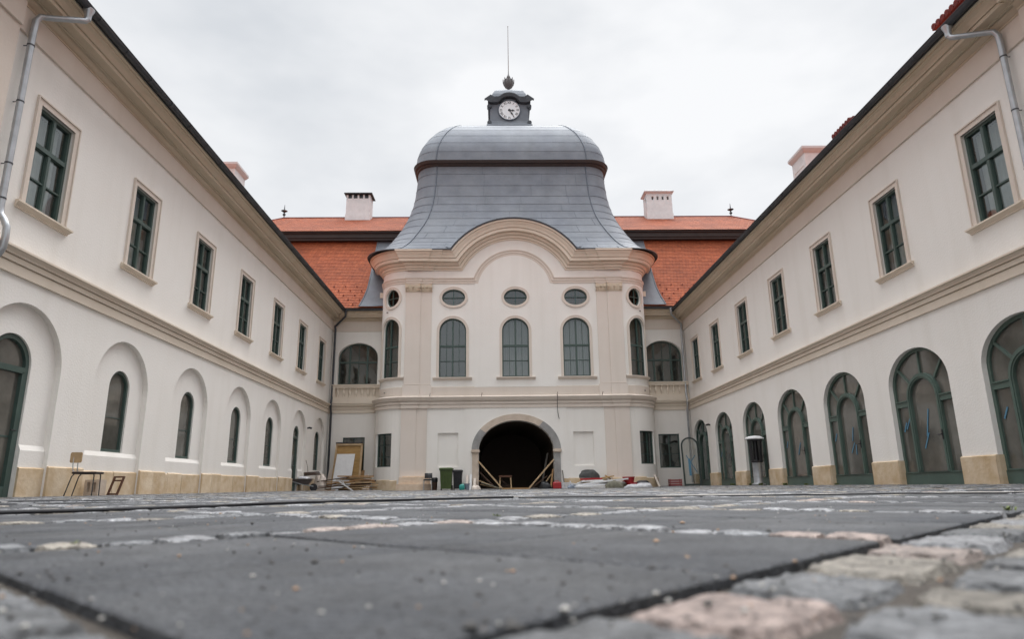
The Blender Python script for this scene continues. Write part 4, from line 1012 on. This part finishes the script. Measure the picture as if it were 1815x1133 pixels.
# cobbles elsewhere, rows along n
UE=u0_+NF*Pd; NE=n0_+NF*Pd
def edges_from(o_,lo,hi,a,b,r):
    e=[o_]; 
    while e[-1]<hi: e.append(e[-1]+r.uniform(a,b))
    d=[o_]
    while d[-1]>lo: d.append(d[-1]-r.uniform(a,b))
    return d[:0:-1]+e
ue=edges_from(u0_,-9,26,.15,.205,rg)
k0=ue.index(u0_); ue[k0-1]=.25
for u,u2 in zip(ue[:-1],ue[1:]):
    ne=edges_from(n0_,-8,34,.16,.29,rg)
    if u2<=u0_+.001: 
        sh=rg.uniform(-.1,.1); ne=[n+sh for n in ne]
    if abs(u2-u0_)<1e-4: ne=edges_from(.80,-8,34,.20,.34,rg); ne[ne.index(.80)-1]=.585
    for n,n2 in zip(ne[:-1],ne[1:]):
        cu_,cn_=(u+u2)/2,(n+n2)/2; x_,y_=xy(cu_,cn_)
        if (u0_<cu_<UE and n0_<cn_<NE) or not inside(x_,y_) or not vis(x_,y_): continue
        d_=far(x_,y_); lod=2 if d_<3.4 else (1 if d_<9 else 0); g=.018 if d_<5 else .013
        c=colstone(rg)
        if abs(u2-u0_)<1e-4 and .6<cn_<.78: c=(.21,.168,.152)
        stone(cob,u+g/2,u2-g/2,n+g/2,n2-g/2,c,lod,h=rg.uniform(-.008,-.001),bev=.006,dome=.001,jit=.012)
tag(slabs.build('slab_paving',SLAB,smooth=True,angle=40),kind='structure')
tag(cob.build('cobble_paving',COB,smooth=True,angle=32),kind='structure')
# grit scattered on the slabs: nobody could count it
gm=MB(); rp=random.Random(33)
for k in range(1000):
    y_=.62+rp.random()**1.6*5; x_=rp.uniform(-.8,.8)*y_; r_=rp.choice([.001,.0014,.002,.0026,.0034])*(1 if rp.random()<.95 else 1.8)
    b=len(gm.v); t=rp.random(); c=(.03,.028,.026) if t<.7 else ((.28,.27,.25) if t<.88 else (.24,.15,.09))
    z=gz(x_,y_)+r_*.5; pts=[(x_+r_*1.4*cos(a)*rp.uniform(.7,1.2),y_+r_*1.4*sin(a)*rp.uniform(.7,1.2),z+r_*.1*0) for a in(0,1.05,2.1,3.14,4.19,5.24)]
    gm.add(pts+[(x_,y_,z+r_*.8),(x_,y_,z-r_)],[(i,(i+1)%6,6) for i in range(6)]+[((i+1)%6,i,7) for i in range(6)],c)
tag(gm.build('grit',mat('grit_stone',(.1,.1,.1),.8,attr='col',var=.2),smooth=True,angle=80),'small dark and pale grit scattered over the paving','grit',kind='stuff')
# hoses across the yard
def line(name,pts,r,m_,label,cat,dz=0):
    q=MB(); P_=[]
    for i in range(len(pts)-1):
        a,b=pts[i],pts[i+1]; n_=max(2,int((Vector(b)-Vector(a)).length/.15))
        for k in range(n_): t=k/n_; P_.append((a[0]+(b[0]-a[0])*t,a[1]+(b[1]-a[1])*t+.02*sin((a[0]+(b[0]-a[0])*t)*2.3),gz(a[0],a[1])+r+.004+.003*sin(i*3+k*.5)))
    q.tube(P_,r,8); return tag(q.build(name,m_,smooth=True),label,cat)
line('hose',[(-3.35,3.42),(-2.76,3.85),(-1.95,4.75),(-1.35,5.9),(-.6,6.55),(0.3,6.8)],.012,BLACK,'black rubber hose lying across the paving from the left edge','hose')
line('cable',[(.2,6.8),(1.4,6.65),(3.0,6.3),(4.6,5.95),(8.9,5.0)],.007,BLACK,'thin black cable crossing the paving to the right edge','cable')
line('cable',[(1.6,6.95),(3.1,6.65),(4.7,6.3),(8.9,5.3)],.006,mat('grey_cable',(.45,.42,.38),.6),'thin pale cable running just behind the thin black cable on the right','cable')
# ============================================================ THINGS IN THE YARD
def FX(px,Y): return (px-882.2)*.000827*Y
# wheelie bins
def bin_(X,Y,wd,h,m_,label,nm='wheelie_bin'):
    t=thing(nm,label,'bin',(X,Y,.0)); b=MB(); dp=wd*1.1
    b.loft([[(-a,-c,z),(a,-c,z),(a,c*.9,z),(-a,c*.9,z)] for a,c,z in((wd*.38,dp*.36,.05),(wd*.40,dp*.38,.2),(wd*.46,dp*.48,h*.86),(wd*.5,dp*.52,h*.87),(wd*.5,dp*.52,h*.92))],True)
    b.box(-wd*.2,wd*.2,-dp*.37-.015,-dp*.36,.22,.25)
    for s in(-.2,0,.2): b.box(wd*s-.012,wd*s+.012,-dp*.44,-dp*.36,.3,h*.7,f=lambda x,y,z:(x,y-(z-.3)*.07,z))
    b.build('body',m_,t)
    l_=MB(); l_.loft([[(-a,-c,z),(a,-c,z),(a,c,z),(-a,c,z)] for a,c,z in((wd*.52,dp*.55,h*.92),(wd*.53,dp*.56,h*.95),(wd*.47,dp*.48,h*.985),(wd*.3,dp*.3,h))],True); l_.add([(-wd*.3,-dp*.3,h),(wd*.3,-dp*.3,h),(wd*.3,dp*.3,h),(-wd*.3,dp*.3,h)],[(0,1,2,3)])
    l_.build('lid',m_,t)
    for s in(-1,1):
        w_=MB(); w_.tube([(s*wd*.36,dp*.4,.1),(s*wd*.46,dp*.4,.1)],.1,14); w_.build('wheel',BLACK,t)
    hd=MB(); hd.tube([(-wd*.35,dp*.55,h*.9),(-wd*.35,dp*.68,h*.92),(wd*.35,dp*.68,h*.92),(wd*.35,dp*.55,h*.9)],.016,6); hd.build('handle',m_,t)
    return t
bin_(FX(791.5,29.2),29.2,.56,.93,BINGREEN,'green wheelie bin standing left of the gate')
bin_(FX(811.5,29.25),29.3,.42,.84,BLACK,'black wheelie bin beside the green one')
# broken chair with dark seat
t=thing('broken_chair','black padded chair with pale metal legs left of the bins','chair',(FX(759,29.3),29.3,0))
q=MB(); q.loft([[(-.17,-.16,z),(.17,-.16,z),(.19,.2,z+.02),(-.19,.2,z+.02)] for z in(.40,.45)],True); q.add([(-.17,-.16,.45),(.17,-.16,.45),(.19,.2,.47),(-.19,.2,.47)],[(0,1,2,3)]); q.add([(-.17,-.16,.40),(.17,-.16,.40),(.19,.2,.42),(-.19,.2,.42)],[(0,1,2,3)]); q.build('seat',BLACK,t)
q=MB(); rows=[[(-.16+.32*k/8-.0,.16-.05*sin(PI*k/8)+dy,z) for k in range(9)] for z,dy in((.50,0),(.6,.02),(.70,.05),(.72,.07),(.71,.1),(.5,.06))]; q.loft(rows); q.build('backrest',BLACK,t,smooth=True)
for x,y in((-.16,-.14),(.17,-.14),(-.17,.18),(.17,.18)):
    q=MB(); q.tube([(x,y,.42),(x*1.1,y*1.1,.0)],.012,6); q.build('leg',GALV,t)
# small dark waste bin
t=thing('waste_bin','small dark bucket bin with black rim between the chair and the green bin','bin',(FX(770.5,29.35),29.4,0))
q=MB(); q.lathe([(.10,0),(.11,.02),(.125,.36)],n=16); q.build('body',WOODD,t,smooth=True); q=MB(); q.lathe([(.128,.34),(.14,.36),(.14,.48),(.12,.52),(.05,.53)],n=16); q.build('lid',BLACK,t,smooth=True)
# watering can (teal jug)
t=thing('jerrycan','teal plastic jerrycan at the foot of the black bin','canister',(FX(819,29.0),29.0,0))
q=MB(); q.loft([[(-a,-c,z),(a,-c,z),(a,c,z),(-a,c,z)] for a,c,z in((.10,.07,0),(.11,.08,.02),(.11,.08,.17),(.07,.05,.22),(.03,.03,.24))],True); q.build('body',TEAL,t,smooth=True)
q=MB(); q.tube([(-.05,0,.235),(-.05,0,.285)],.025,8); q.build('cap',BLACK,t); q=MB(); q.tube([(-.01,0,.225),(.02,0,.28),(.08,0,.26),(.09,0,.19)],.012,6); q.build('handle',TEAL,t)
t=thing('bucket','grey-blue plastic bucket by the planks left of the gate','bucket',(FX(828,29.1),29.1,0))
q=MB(); q.lathe([(.075,0),(.085,.01),(.115,.24),(.125,.24),(.125,.26),(.108,.25),(.08,.02)],n=18); q.build('body',BLUEGREY,t,smooth=True); q=MB(); q.tube([(.12*cos(a),0-.03,.25+.06*sin(a)*-1) for a in[PI*k/8 for k in range(9)]],.005,5); q.build('handle',GALV,t)
# planks leaning on the left pier
for k,(px,h_,w_,l_) in enumerate(((825,.62,.10,'pale board leaning nearest to the black bin'),(831.5,.66,.09,'pale board in the middle of the three beside the gate pier'),(838.5,.50,.10,'short pale board leaning against the left gate pier'))):
    q=MB(); x=0; q.add([(-w_/2,-.22,0),(w_/2,-.22,0),(w_/2+.02,0,h_),(-w_/2+.02,0,h_-.02),(-w_/2,-.195,0),(w_/2,-.195,0),(w_/2+.02,.025,h_),(-w_/2+.02,.025,h_-.02)],[(0,1,2,3),(4,5,6,7),(0,1,5,4),(1,2,6,5),(2,3,7,6),(3,0,4,7)])
    tag(q.build('board',[PALEB,WPAINT,PALEB][k],loc=(FX(px,29.9)+.06,29.86,0)),l_,'board',group='boards leaning left of the gate')
# crumpled sack by pier
def lump(nm,label,cat,X,Y,z,sx,sy,sz,m_,seed=0,flat=.35,group=None):
    r_=random.Random(seed); q=MB(); nu,nv=18,9; rings=[]
    ph=[r_.uniform(0,6) for _ in range(6)]
    for j in range(nv+1):
        b=PI/2*j/nv; ring_=[]
        for i in range(nu):
            a=2*PI*i/nu; e=1+.13*sin(3*a+ph[0])+.09*sin(5*a+ph[1]+b*3)+.06*sin(9*a+ph[2]-b*5)
            cr_=cos(b)**.5 if b<PI/2-1e-3 else 0
            ring_.append((sx*cr_*cos(a)*e,sy*cr_*sin(a)*e,sz*(sin(b)**.8)*(1+.16*sin(2*a+ph[3])+.1*sin(4*a+ph[4]))))
        rings.append(ring_)
    q.loft(rings,True)
    return tag(q.build(nm,m_,smooth=True,loc=(X,Y,z),angle=70),label,cat,group)
lump('sack','small crumpled pale sheet at the foot of the left gate pier','sheet',FX(843,29.2),29.2,0,.2,.2,.16,PALEB,3)
# ---- inside the gate
def plank(nm,label,a,b,w_,h_,m_,cat='plank',group=None):
    q=MB(); A=Vector(a);B=Vector(b); C_=A; q.bar((0,0,0),tuple(B-A),w_,h_); return tag(q.build(nm,m_,loc=a),label,cat,group)
plank('brace','long pale timber brace sloping down from the left gate pier',(.8-1.66,29.88,1.22),(FX(890,29.6),29.6,.03),.055,.05,WOODL,'brace')
plank('brace','long pale timber brace sloping down from the right gate pier',(.8+1.66,29.88,1.24),(FX(937,29.6),29.6,.03),.055,.05,WOODL,'brace')
plank('threshold_board','low wooden board lying across the gate threshold',(FX(889,29.7),29.75,.03),(FX(939,29.7),29.75,.03),.12,.06,WOOD,'board')
for k,(a,b,m_,l_) in enumerate((((-.8,30.5,.75),(-.1,30.2,.04),WOODD,'thin dark lath leaning low inside the left of the gate'),((-.82,29.85,.38),(.05,29.7,.04),WOODL,'upper of the pale planks slumped behind the left pier'),((-.7,29.75,.30),(.1,29.6,.04),SACK,'lower of the drab planks slumped behind the left pier'),((-.75,29.95,.22),(-.05,29.8,.05),WOODL,'bottom plank of the slumped stack behind the left pier'))):
    plank('plank',l_,a,b,.16,.03,m_,group='planks behind the left gate pier')
for k,(a,b,m_,w_,l_) in enumerate((((2.38,30.4,.62),(2.02,30.15,.16),WOODL,.05,'short pale lath leaning behind the right brace'),((2.46,30.35,.85),(2.32,30.1,.0),WOOD,.07,'upright plank leaning against the right jamb inside the gate'),((2.30,31.2,1.6),(1.95,31.0,.0),ROOM,.10,'grey post leaning deep inside the right of the gate'),((2.2,30.5,.55),(1.5,30.25,.05),WOODD,.07,'dark plank leaning low behind the right brace'))):
    plank('plank',l_,a,b,w_,.03,m_)
t=thing('sawhorse','small rusty brown topped sawhorse in the middle of the dark gateway','sawhorse',(FX(895.5,30.6),30.6,0))
q=MB(); q.box(-.29,.29,-.1,.1,.52,.60); q.build('top',RUST,t)
for s in(-1,1):
    for u_ in(-1,1): q=MB(); q.bar((s*.23,u_*.05,.54),(s*.26,u_*.16,0),.05,.035); q.build('leg',WOODL,t)
q=MB(); q.bar((-.25,-.12,.14),(.25,-.12,.14),.03); q.bar((-.25,-.1,.45),(.2,-.14,.1),.03); q.build('stretcher',WOODD,t)
lump('sack','black sack lying inside the right foot of the gate','sack',FX(966,29.95),29.98,0,.27,.18,.26,BLACK,5)
# ---- right hand heap
t=thing('canister','red canister at the foot of the right gate pier','canister',(FX(986.5,29.2),29.2,0))
q=MB(); q.loft([[(-a,-c,z),(a,-c,z),(a,c,z),(-a,c,z)] for a,c,z in((.17,.11,0),(.18,.12,.02),(.18,.12,.24),(.15,.10,.28))],True); q.add([(-.15,-.1,.28),(.15,-.1,.28),(.15,.1,.28),(-.15,.1,.28)],[(0,1,2,3)]); q.box(-.18,.18,-.126,-.12,.12,.15); q.build('body',RED,t)
q=MB(); q.tube([(-.1,0,.27),(-.08,0,.33),(.06,0,.33),(.09,0,.27)],.014,6); q.build('handle',RED,t)
t=thing('crate','pale grey-blue crate beside the red canister','crate',(FX(1001.5,29.2),29.2,0))
q=MB(); q.box(-.16,.16,-.12,.12,0,.03); 
for z in(.03,.11,.19): q.box(-.16,.16,-.12,-.105,z,z+.06); q.box(-.16,.16,.105,.12,z,z+.06); q.box(-.16,-.145,-.12,.12,z,z+.06); q.box(.145,.16,-.12,.12,z,z+.06)
for x in(-.155,.155):
    for y in(-.115,.115): q.box(x-.012,x+.012,y-.012,y+.012,0,.26)
q.build('body',BAGW,t)
q=MB(); q.lathe([(.05,0),(.055,.02),(.055,.15),(.02,.2),(.02,.24)],n=12); tag(q.build('bottle',BAGW,smooth=True,loc=(FX(1010,29.25),29.25,.08)),'small white bottle standing beside the grey crate','bottle')
lump('cloth','dark grey cloth bundle between the crate and the white boards','cloth',FX(1012,29.1),29.1,0,.2,.14,.15,BLUEGREY,8)
rb=random.Random(12)
bl=[('lowest','long white board lying flat at the bottom of the right heap',1013,1078,.03,.02),('second','white board lying second from the bottom of the right heap',1018,1072,.07,.10),('third','grey-white board lying askew on the right heap',1028,1076,.11,.14),('long','long white board slanting up to the right across the heap',1022,1106,.10,.30),('top','uppermost white board slanting under the red tub',1046,1112,.17,.33),('red','white board with red edge under the charcoal sack',1030,1068,.22,.30),('front','narrow white board lying at the front right of the heap',1060,1112,.14,.20),('pipe','white board poking out to the left low in the heap',1008,1050,.16,.06),('far','white board reaching farthest right behind the sacks',1084,1148,.22,.16),('end','short white board tipped up at the left end of the heap',1012,1036,.05,.26)]
for k,(a_,l_,p0,p1,z0_,z1_) in enumerate(bl):
    Y=29.15+.07*k; z0_*=1.25; q=MB(); q.bar((0,0,0),(FX(p1,Y)-FX(p0,Y),rb.uniform(-.15,.15),(z1_-z0_)*1.25),.26,.06); tag(q.build('board',WPAINT if k!=2 else BAGW,loc=(FX(p0,Y),Y,z0_+.02)),l_,'board',group='white boards heaped right of the gate')
q=MB(); q.bar((0,0,0),(.95,0,.02),.05,.07); tag(q.build('red_lath',RED,loc=(FX(1028,29.35),29.38,.38)),'red lath lying under the charcoal sack','lath')
lump('sack','charcoal sack lying on top of the white boards','sack',FX(1043,29.6),29.58,.43,.40,.2,.29,SACKD,11)
plank('wood_offcut','tan wooden offcut resting on the boards right of the charcoal sack',(FX(1066,29.7),29.72,.42),(FX(1088,29.7),29.66,.50),.22,.05,PLY,'offcut')
plank('wood_offcut','tan offcut standing tilted behind the heap against the plinth',(FX(1072,29.8),29.8,.54),(FX(1082,29.8),29.78,.38),.22,.05,PLY,'offcut')
def tub(label,px,Y,z,r0,h_,m_,nm='tub'):
    q=MB(); q.lathe([(r0*.8,0),(r0*.85,.01),(r0,h_-.02),(r0*1.06,h_-.02),(r0*1.06,h_),(r0*.94,h_-.01),(r0*.78,.02)],n=20); return tag(q.build(nm,m_,smooth=True,loc=(X_(px,Y),Y,z)),label,'tub')
X_=FX
tub('red plastic tub on the right end of the heap',1114,29.5,.20,.26,.26,RED)
tub('low red tub squashed under the boards right of the heap',1119,29.35,.02,.24,.2,RED)
lump('sack','olive drab sack in front of the white boards','sack',FX(1088,29.0),28.95,0,.38,.2,.27,SACK,14)
lump('sack','flat white sack lying at the right end of the heap','sack',FX(1126,29.0),28.95,0,.46,.22,.13,BAGW,17)
lump('sack','second white sack lying behind the flat one at the right end','sack',FX(1140,29.3),29.25,0,.34,.22,.17,BAGW,18)
lump('tarpaulin','black tarpaulin scrap on the white sacks','tarpaulin',FX(1140,29.4),29.5,.16,.28,.15,.12,BLACK,19)
plank('pole','thin grey pole leaning beside the right gate pier',(FX(997,29.8),29.88,.78),(FX(1000,29.8),29.7,0),.05,.02,ROOM,'pole')
plank('board','narrow pale board leaning on the corner plinth right of the heap',(FX(1160,30.5),30.6,.62),(FX(1167,30.5),30.3,0),.10,.03,PALEB,'board')
t=thing('crate','faded red crate on the ground under the right bay window','crate',(FX(1197,31.2),31.25,.03)); q=MB()
q.box(-.26,.26,-.15,.15,0,.03)
for z in(.03,.13,.23): q.box(-.27,.27,-.16,-.14,z,z+.07); q.box(-.27,.27,.14,.16,z,z+.07); q.box(-.27,-.25,-.16,.16,z,z+.07); q.box(.25,.27,-.16,.16,z,z+.07)
for x in(-.26,.26):
    for y in(-.15,.15): q.box(x-.018,x+.018,y-.018,y+.018,0,.32)
q.build('body',REDF,t)
# leaning arched frame
t=thing('arched_frame','dark green arched door frame with blue tape cross leaning in the right corner','frame',(FX(1227,30.5)+.0,30.55,.03),R(-6)); o=op(0,.78,0,2.16,.39)
PFm=lambda u,d,z:(u,d-.35+z*.14,z)
q=MB(); ring(q,o,inset(o,.07,.10),PFm,0,.05); q.build('frame',mat('dark_green_paint',(.03,.045,.04),.5),t)
pane(inset(o,.07,.10),PFm,.02,t,glassmat('clear_pane',(.8,.82,.8),0.0))
for k,(a,b,w_) in enumerate((((-.2,1.35),(.22,.6),.03),((.2,1.35),(-.1,.95),.03),((-.08,1.2),(-.08,.45),.10))):
    q=MB(); q.bar(PFm(a[0],-.008,a[1]),PFm(b[0],-.008,b[1]),w_,.004,up=(0,1,0)); q.build('blue_tape',BTAPE,t)
# patio heater
t=thing('patio_heater','silver and black patio heater with white domed top in front of the right wing arches','heater',(8.82,23.0,.04))
q=MB(); q.lathe([(.22,0),(.23,.02),(.23,.06),(.16,.08),(.15,.1),(.15,.74),(.16,.76)],n=24); q.lathe([(.153,.30),(.158,.31),(.158,.33),(.153,.34)],n=24); q.build('base_cylinder',GALV,t,smooth=True)
q=MB(); q.lathe([(.19,.76),(.2,.78),(.2,.82),(.17,.84)],n=20)
for k in range(10):
    a=2*PI*k/10; q.tube([(.19*cos(a),.19*sin(a),.78),(.23*cos(a),.23*sin(a),1.52)],.009,5)
q.lathe([(.06,.8),(.09,.84),(.09,1.46),(.14,1.5)],n=16); q.lathe([(.24,1.48),(.25,1.49),(.25,1.53),(.24,1.54)],n=24); q.build('burner_cage',BLACK,t,smooth=True)
q=MB()
for k in range(4):
    a=2*PI*k/4+.4; q.add([(.195*cos(a+e),.195*sin(a+e),.8) for e in(-.3,0,.3)]+[(.228*cos(a+e),.228*sin(a+e),1.48) for e in(.3,0,-.3)],[(0,1,4,5),(1,2,3,4)])
q.build('guard_panel',BLACK,t)
q=MB(); q.lathe([(.30,1.55),(.31,1.56),(.29,1.60),(.2,1.64),(.08,1.66),(.01,1.665)],n=28); q.lathe([(.29,1.54),(.30,1.55)],n=28); q.build('reflector_top',WPAINT,t,smooth=True)
# ---- left corner: panel, planks, wood heap
t=thing('leaning_panel','large plywood framed panel leaning on the left bay wall','panel',(FX(614.5,30.7),30.6,.02))
PN=lambda x,y,z:(x-(.10*z/2.0 if False else 0)-x*.06*z/2+.04*z/2,y+z*.20,z)
q=MB(); q.box(-.64,.66,0,.05,0,2.06,f=PN); q.build('panel',PLY,t)
q=MB(); q.box(-.64,-.57,-.05,.0,0,2.08,f=PN); q.box(.57,.66,-.05,0,0,2.08,f=PN); q.box(-.64,.66,-.05,.0,2.0,2.09,f=PN); q.build('edge_frame',WOODL,t)
q=MB(); q.box(-.66,.62,-.06,.06,2.09,2.15,f=PN); q.build('top_rail',BROWN,t)
q=MB(); q.add([(-.46,-.22,0),(.34,-.22,0),(.46,.08,1.60),(-.34,.08,1.60),(-.46,-.2,0),(.34,-.2,0),(.46,.1,1.60),(-.34,.1,1.60)],[(0,1,2,3),(4,5,6,7),(0,1,5,4),(1,2,6,5),(2,3,7,6),(3,0,4,7)]); tag(q.build('white_board',WPAINT,loc=(FX(611,30.5),30.42,.02)),'tall white board leaning against the plywood panel','board')
plank('strip','dark strip leaning against the white board',(FX(612.5,30.2),30.2,0.0),(FX(617,30.3),30.45,1.12),.06,.03,BLACK,'strip')
plank('board','grey board leaning in the corner behind the plywood panel',(FX(583,31),31.2,0),(FX(586,31),31.45,1.0),.28,.03,PALEB,'board')
for k,(p0,h_) in enumerate(((640,.92),(647,.75),(653,.62))):
    plank('board',['tallest weathered board right of the plywood panel','middle weathered board right of the plywood panel','shortest weathered board right of the plywood panel'][k],(FX(p0,31),31.1,0),(FX(p0+1.5,31),31.45,h_),.14,.025,[WOOD,PALEB,LIME2][k],group='boards right of the plywood panel')
rw_=random.Random(4)
lab=['front','left','crossing','upper','lower','splintered','short','bent','buried','rear']
for k in range(10):
    a=(FX(rw_.uniform(553,585),28.6),28.2+.12*k,.04+.09*(k%5)); ln=rw_.uniform(.9,1.6); an=rw_.uniform(-.35,.35); 
    plank('old_plank','%s dark broken plank of the brown heap beside the wheelbarrow'%lab[k],a,(a[0]+ln*cos(an),a[1]+ln*sin(an)*.4,a[2]+rw_.uniform(-.02,.22)),rw_.uniform(.10,.2),.035,WOODD if k%3 else WOOD,group='dark planks heaped by the wheelbarrow')
lab=['topmost','second','third','fourth','fifth','sixth','seventh','eighth','ninth','tenth','eleventh','lowest']
for k in range(12):
    p0=rw_.uniform(596,616); p1=rw_.uniform(655,672); z=.66-.05*k; plank('batten','%s pale batten counted down in the bundle right of the white board'%lab[k],(FX(p0,29),28.85+.05*(k%5),max(.03,z+rw_.uniform(-.10,.03))),(FX(p1,29),28.95+.05*(k%5),max(.03,z-.03+rw_.uniform(-.05,.03))),.06,.05,WOODL if k%3 else WOOD,group='bundle of pale battens')
for k in range(4):
    plank('old_plank',['dark plank under the left of the batten bundle','dark plank under the middle of the batten bundle','dark plank under the right of the batten bundle','dark plank lying behind the batten bundle'][k],(FX(604+k*9,29.2),29.2+.08*k,.08+.09*k),(FX(642+k*8,29.2),29.1+.08*k,.12+.10*k),.2,.07,WOODD,group='dark planks under the battens')
t=thing('metal_trestle','white metal trestle frame lying on the wood heap','frame',(FX(603,28.2),28.2,0))
q=MB(); q.bar((0,0,.42),(.62,0,.0),.045); q.bar((-.12,0,.42),(.42,0,.42),.03); q.bar((.15,0,.42),(.24,0,.26),.03); q.build('frame',WPAINT,t); q=MB(); q.bar((.60,0,.02),(1.75,.1,.02),.03); q.build('rail',WPAINT,t)
# wheelbarrow
t=thing('wheelbarrow','grey wheelbarrow with debris beside the last left door','wheelbarrow',(FX(543,27.8),27.6,.03),R(8))
q=MB(); q.loft([[(-a,-c,z),(b,-c,z),(b,c,z),(-a,c,z)] for a,b,c,z in((.22,.20,.16,.26),(.42,.36,.27,.48),(.44,.38,.28,.48),(.43,.37,.27,.49),(.24,.20,.16,.28))],True); q.add([(-.22,-.16,.27),(.2,-.16,.27),(.2,.16,.27),(-.22,.16,.27)],[(0,1,2,3)]); q.build('tray',mat('worn_grey_tray',(.16,.13,.12),.6,var=.4),t)
q=MB(); q.tube([(.42,-.04,.15),(.42,.04,.15)],.15,18); q.build('wheel',BLACK,t,smooth=True)
for s in(-1,1):
    q=MB(); q.tube([(.42,s*.07,.19),(0,s*.16,.27),(-.5,s*.25,.42),(-.72,s*.26,.50)],.017,6); q.build('handle',GALV,t); q=MB(); q.tube([(-.2,s*.2,.31),(-.28,s*.22,.0)],.015,6); q.build('leg',GALV,t)
lump('rubble','light rubble lying in the wheelbarrow','rubble',FX(541,27.6),27.6,.50,.26,.2,.10,BAGW,23)
lump('cement_bag','pale bag standing behind the wheelbarrow','bag',-7.42,28.75,.04,.24,.2,.6,PALEB,25)
for k in range(3):
    plank('old_plank',['lowest','middle','topmost'][k]+' dark board of the small stack lying over the pale bag',(FX(533+4*k,28.4),28.25,.66+.05*k),(FX(573-k*2,28.6),28.45,.70+.05*k),.3,.04,WOODD,group='boards over the pale bag')
q=MB(); q.tube([(0,0,0),(-.02,0,.2),(-.07,0,.38),(-.11,0,.5)],.010,6); tag(q.build('rod',RUST,smooth=True,loc=(FX(548,28.3),28.3,.78)),'thin bent rod rising from the boards over the pale bag','rod')
# ---- chair by the left wing
t=thing('school_chair','old school chair with pale wooden back and dark seat against the left wing','chair',(-7.30,12.35,.05),R(10)); t.scale=(.88,.88,.88)
q=MB(); q.loft([[(-.24+e,-.19+e,z),(.21-e,-.20+e,z+.0),(.21-e,.20-e,z),(-.24+e,.19-e,z)] for e,z in((.03,.425),(0,.435),(0,.465),(.02,.475))],True); q.add([(-.22,-.17,.475),(.19,-.18,.475),(.19,.18,.475),(-.22,.17,.475)],[(0,1,2,3)]); q.add([(-.21,-.16,.425),(.18,-.17,.425),(.18,.17,.425),(-.21,.16,.425)],[(0,1,2,3)]); q.build('seat',mat('dark_seat_wood',(.035,.022,.018),.5,var=.4),t)
q=MB(); 
o=op(0,.25,.66,.86,.0); 
rr_=.035; pts=[]
for cx_,cz_,a0 in((.09,.69,-90),(.09,.83,0),(-.09,.83,90),(-.09,.69,180)):
    for k in range(5): a=R(a0+90*k/4); pts.append((cx_+rr_*cos(a),cz_+rr_*sin(a)))
q.loft([[(x-.27,-.012+.0*x-(x)*.35,z) for x,z in pts],[(x-.27,.012-(x)*.35,z) for x,z in pts]],True); q.add([(x-.27,-.012-x*.35,z) for x,z in pts],[tuple(range(len(pts)))]); q.add([(x-.27,.012-x*.35,z) for x,z in pts],[tuple(range(len(pts)))]); q.build('backrest',WOODL,t)
for s in(-1,1):
    q=MB(); q.tube([(-.27+s*.045,-.0-s*.015,.80),(-.27+s*.045,0,.62),(-.26+s*.04,0,.5),(-.20,s*.12,.44)],.010,7); q.build('back_support',GALV,t,smooth=True)
    q=MB(); q.tube([(-.20,s*.16,.43),(-.24,s*.165,.38),(-.33,s*.18,.0)],.011,7); q.build('leg',SACKD,t,smooth=True)
    q=MB(); q.tube([(.14,s*.16,.45),(.165,s*.165,.40),(.17,s*.18,.0)],.011,7); q.build('leg',SACKD,t,smooth=True)
t=thing('concrete_block','pale hollow block with two openings on the ground right of the chair','block',(-7.62,13.15,.05),R(-15)); q=MB()
q.box(-.16,.16,-.09,.09,0,.06); q.box(-.16,.16,-.09,.09,.24,.29); 
for x in(-.16,-.03,.10): q.box(x,x+.06,-.09,.09,.06,.24)
q.build('block',LIME2,t)
t=thing('wooden_frame','small brown wooden frame leaning beside the hollow block','frame',(-7.60,13.72,.05),R(-10)); q=MB()
for a,b in(((-.1,0,0),(-.06,.1,.36)),((.1,0,0),(.14,.1,.36)),((-.1,0,.02),(.1,0,.02)),((-.06,.1,.35),(.14,.1,.35)),((-.07,.08,.28),(.13,.08,.28))): q.bar(a,b,.04,.03)
q.build('frame',RUST,t)
# weeds
def weed(X,Y,h_,n_,label,seed,grp=None):
    r_=random.Random(seed); q=MB()
    for k in range(n_):
        a=r_.uniform(0,2*PI); l_=h_*r_.uniform(.5,1.1); bx,by=r_.gauss(0,h_*.35),r_.gauss(0,h_*.2); dx,dy=cos(a)*l_*.5,sin(a)*l_*.5; w_=h_*.09
        px_,py_=-sin(a)*w_,cos(a)*w_
        q.add([(bx-px_,by-py_,0),(bx+px_,by+py_,0),(bx+dx*.6+px_*1.4,by+dy*.6+py_*1.4,l_*.6),(bx+dx*.6-px_*1.4,by+dy*.6-py_*1.4,l_*.6),(bx+dx*1.2,by+dy*1.2,l_*.85)],[(0,1,2,3),(3,2,4)])
    return tag(q.build('weed',WEED,loc=(X,Y,gz(X,Y)-.005)),label,'weed',grp)
weed(-.96,1.60,.022,12,'tiny yellow-green weed at the far left sett row',1)
weed(-.36,2.24,.022,12,'tiny weed in the joint left of centre',2)
weed(.0,2.9,.02,10,'tiny weed in the farther joint just left of centre',3)
weed(2.06,2.75,.035,18,'small weed between the cobbles near the right edge',4)
for k,(s_,l_) in enumerate(((20.6,'weed tuft at the foot of the wall left of the heater'),(8.2,'weed'),)): pass
wl=[(8.72,22.6,.10,'green weed tuft in front of the patio heater'),(8.78,23.6,.10,'green weed tuft just behind the patio heater'),(8.95,21.2,.09,'green weed tuft at the pier nearer than the patio heater'),(8.95,26.0,.10,'weed tuft at the foot of the second arch from the corner'),(8.9,19.6,.07,'low weed tuft at the third nearest arched door'),(8.92,17.9,.06,'low weed tuft at the pier before the third arched door')]
for k,(x,y,h_,l_) in enumerate(wl): weed(x,y,h_,60,l_,10+k,'weeds along the right wing')
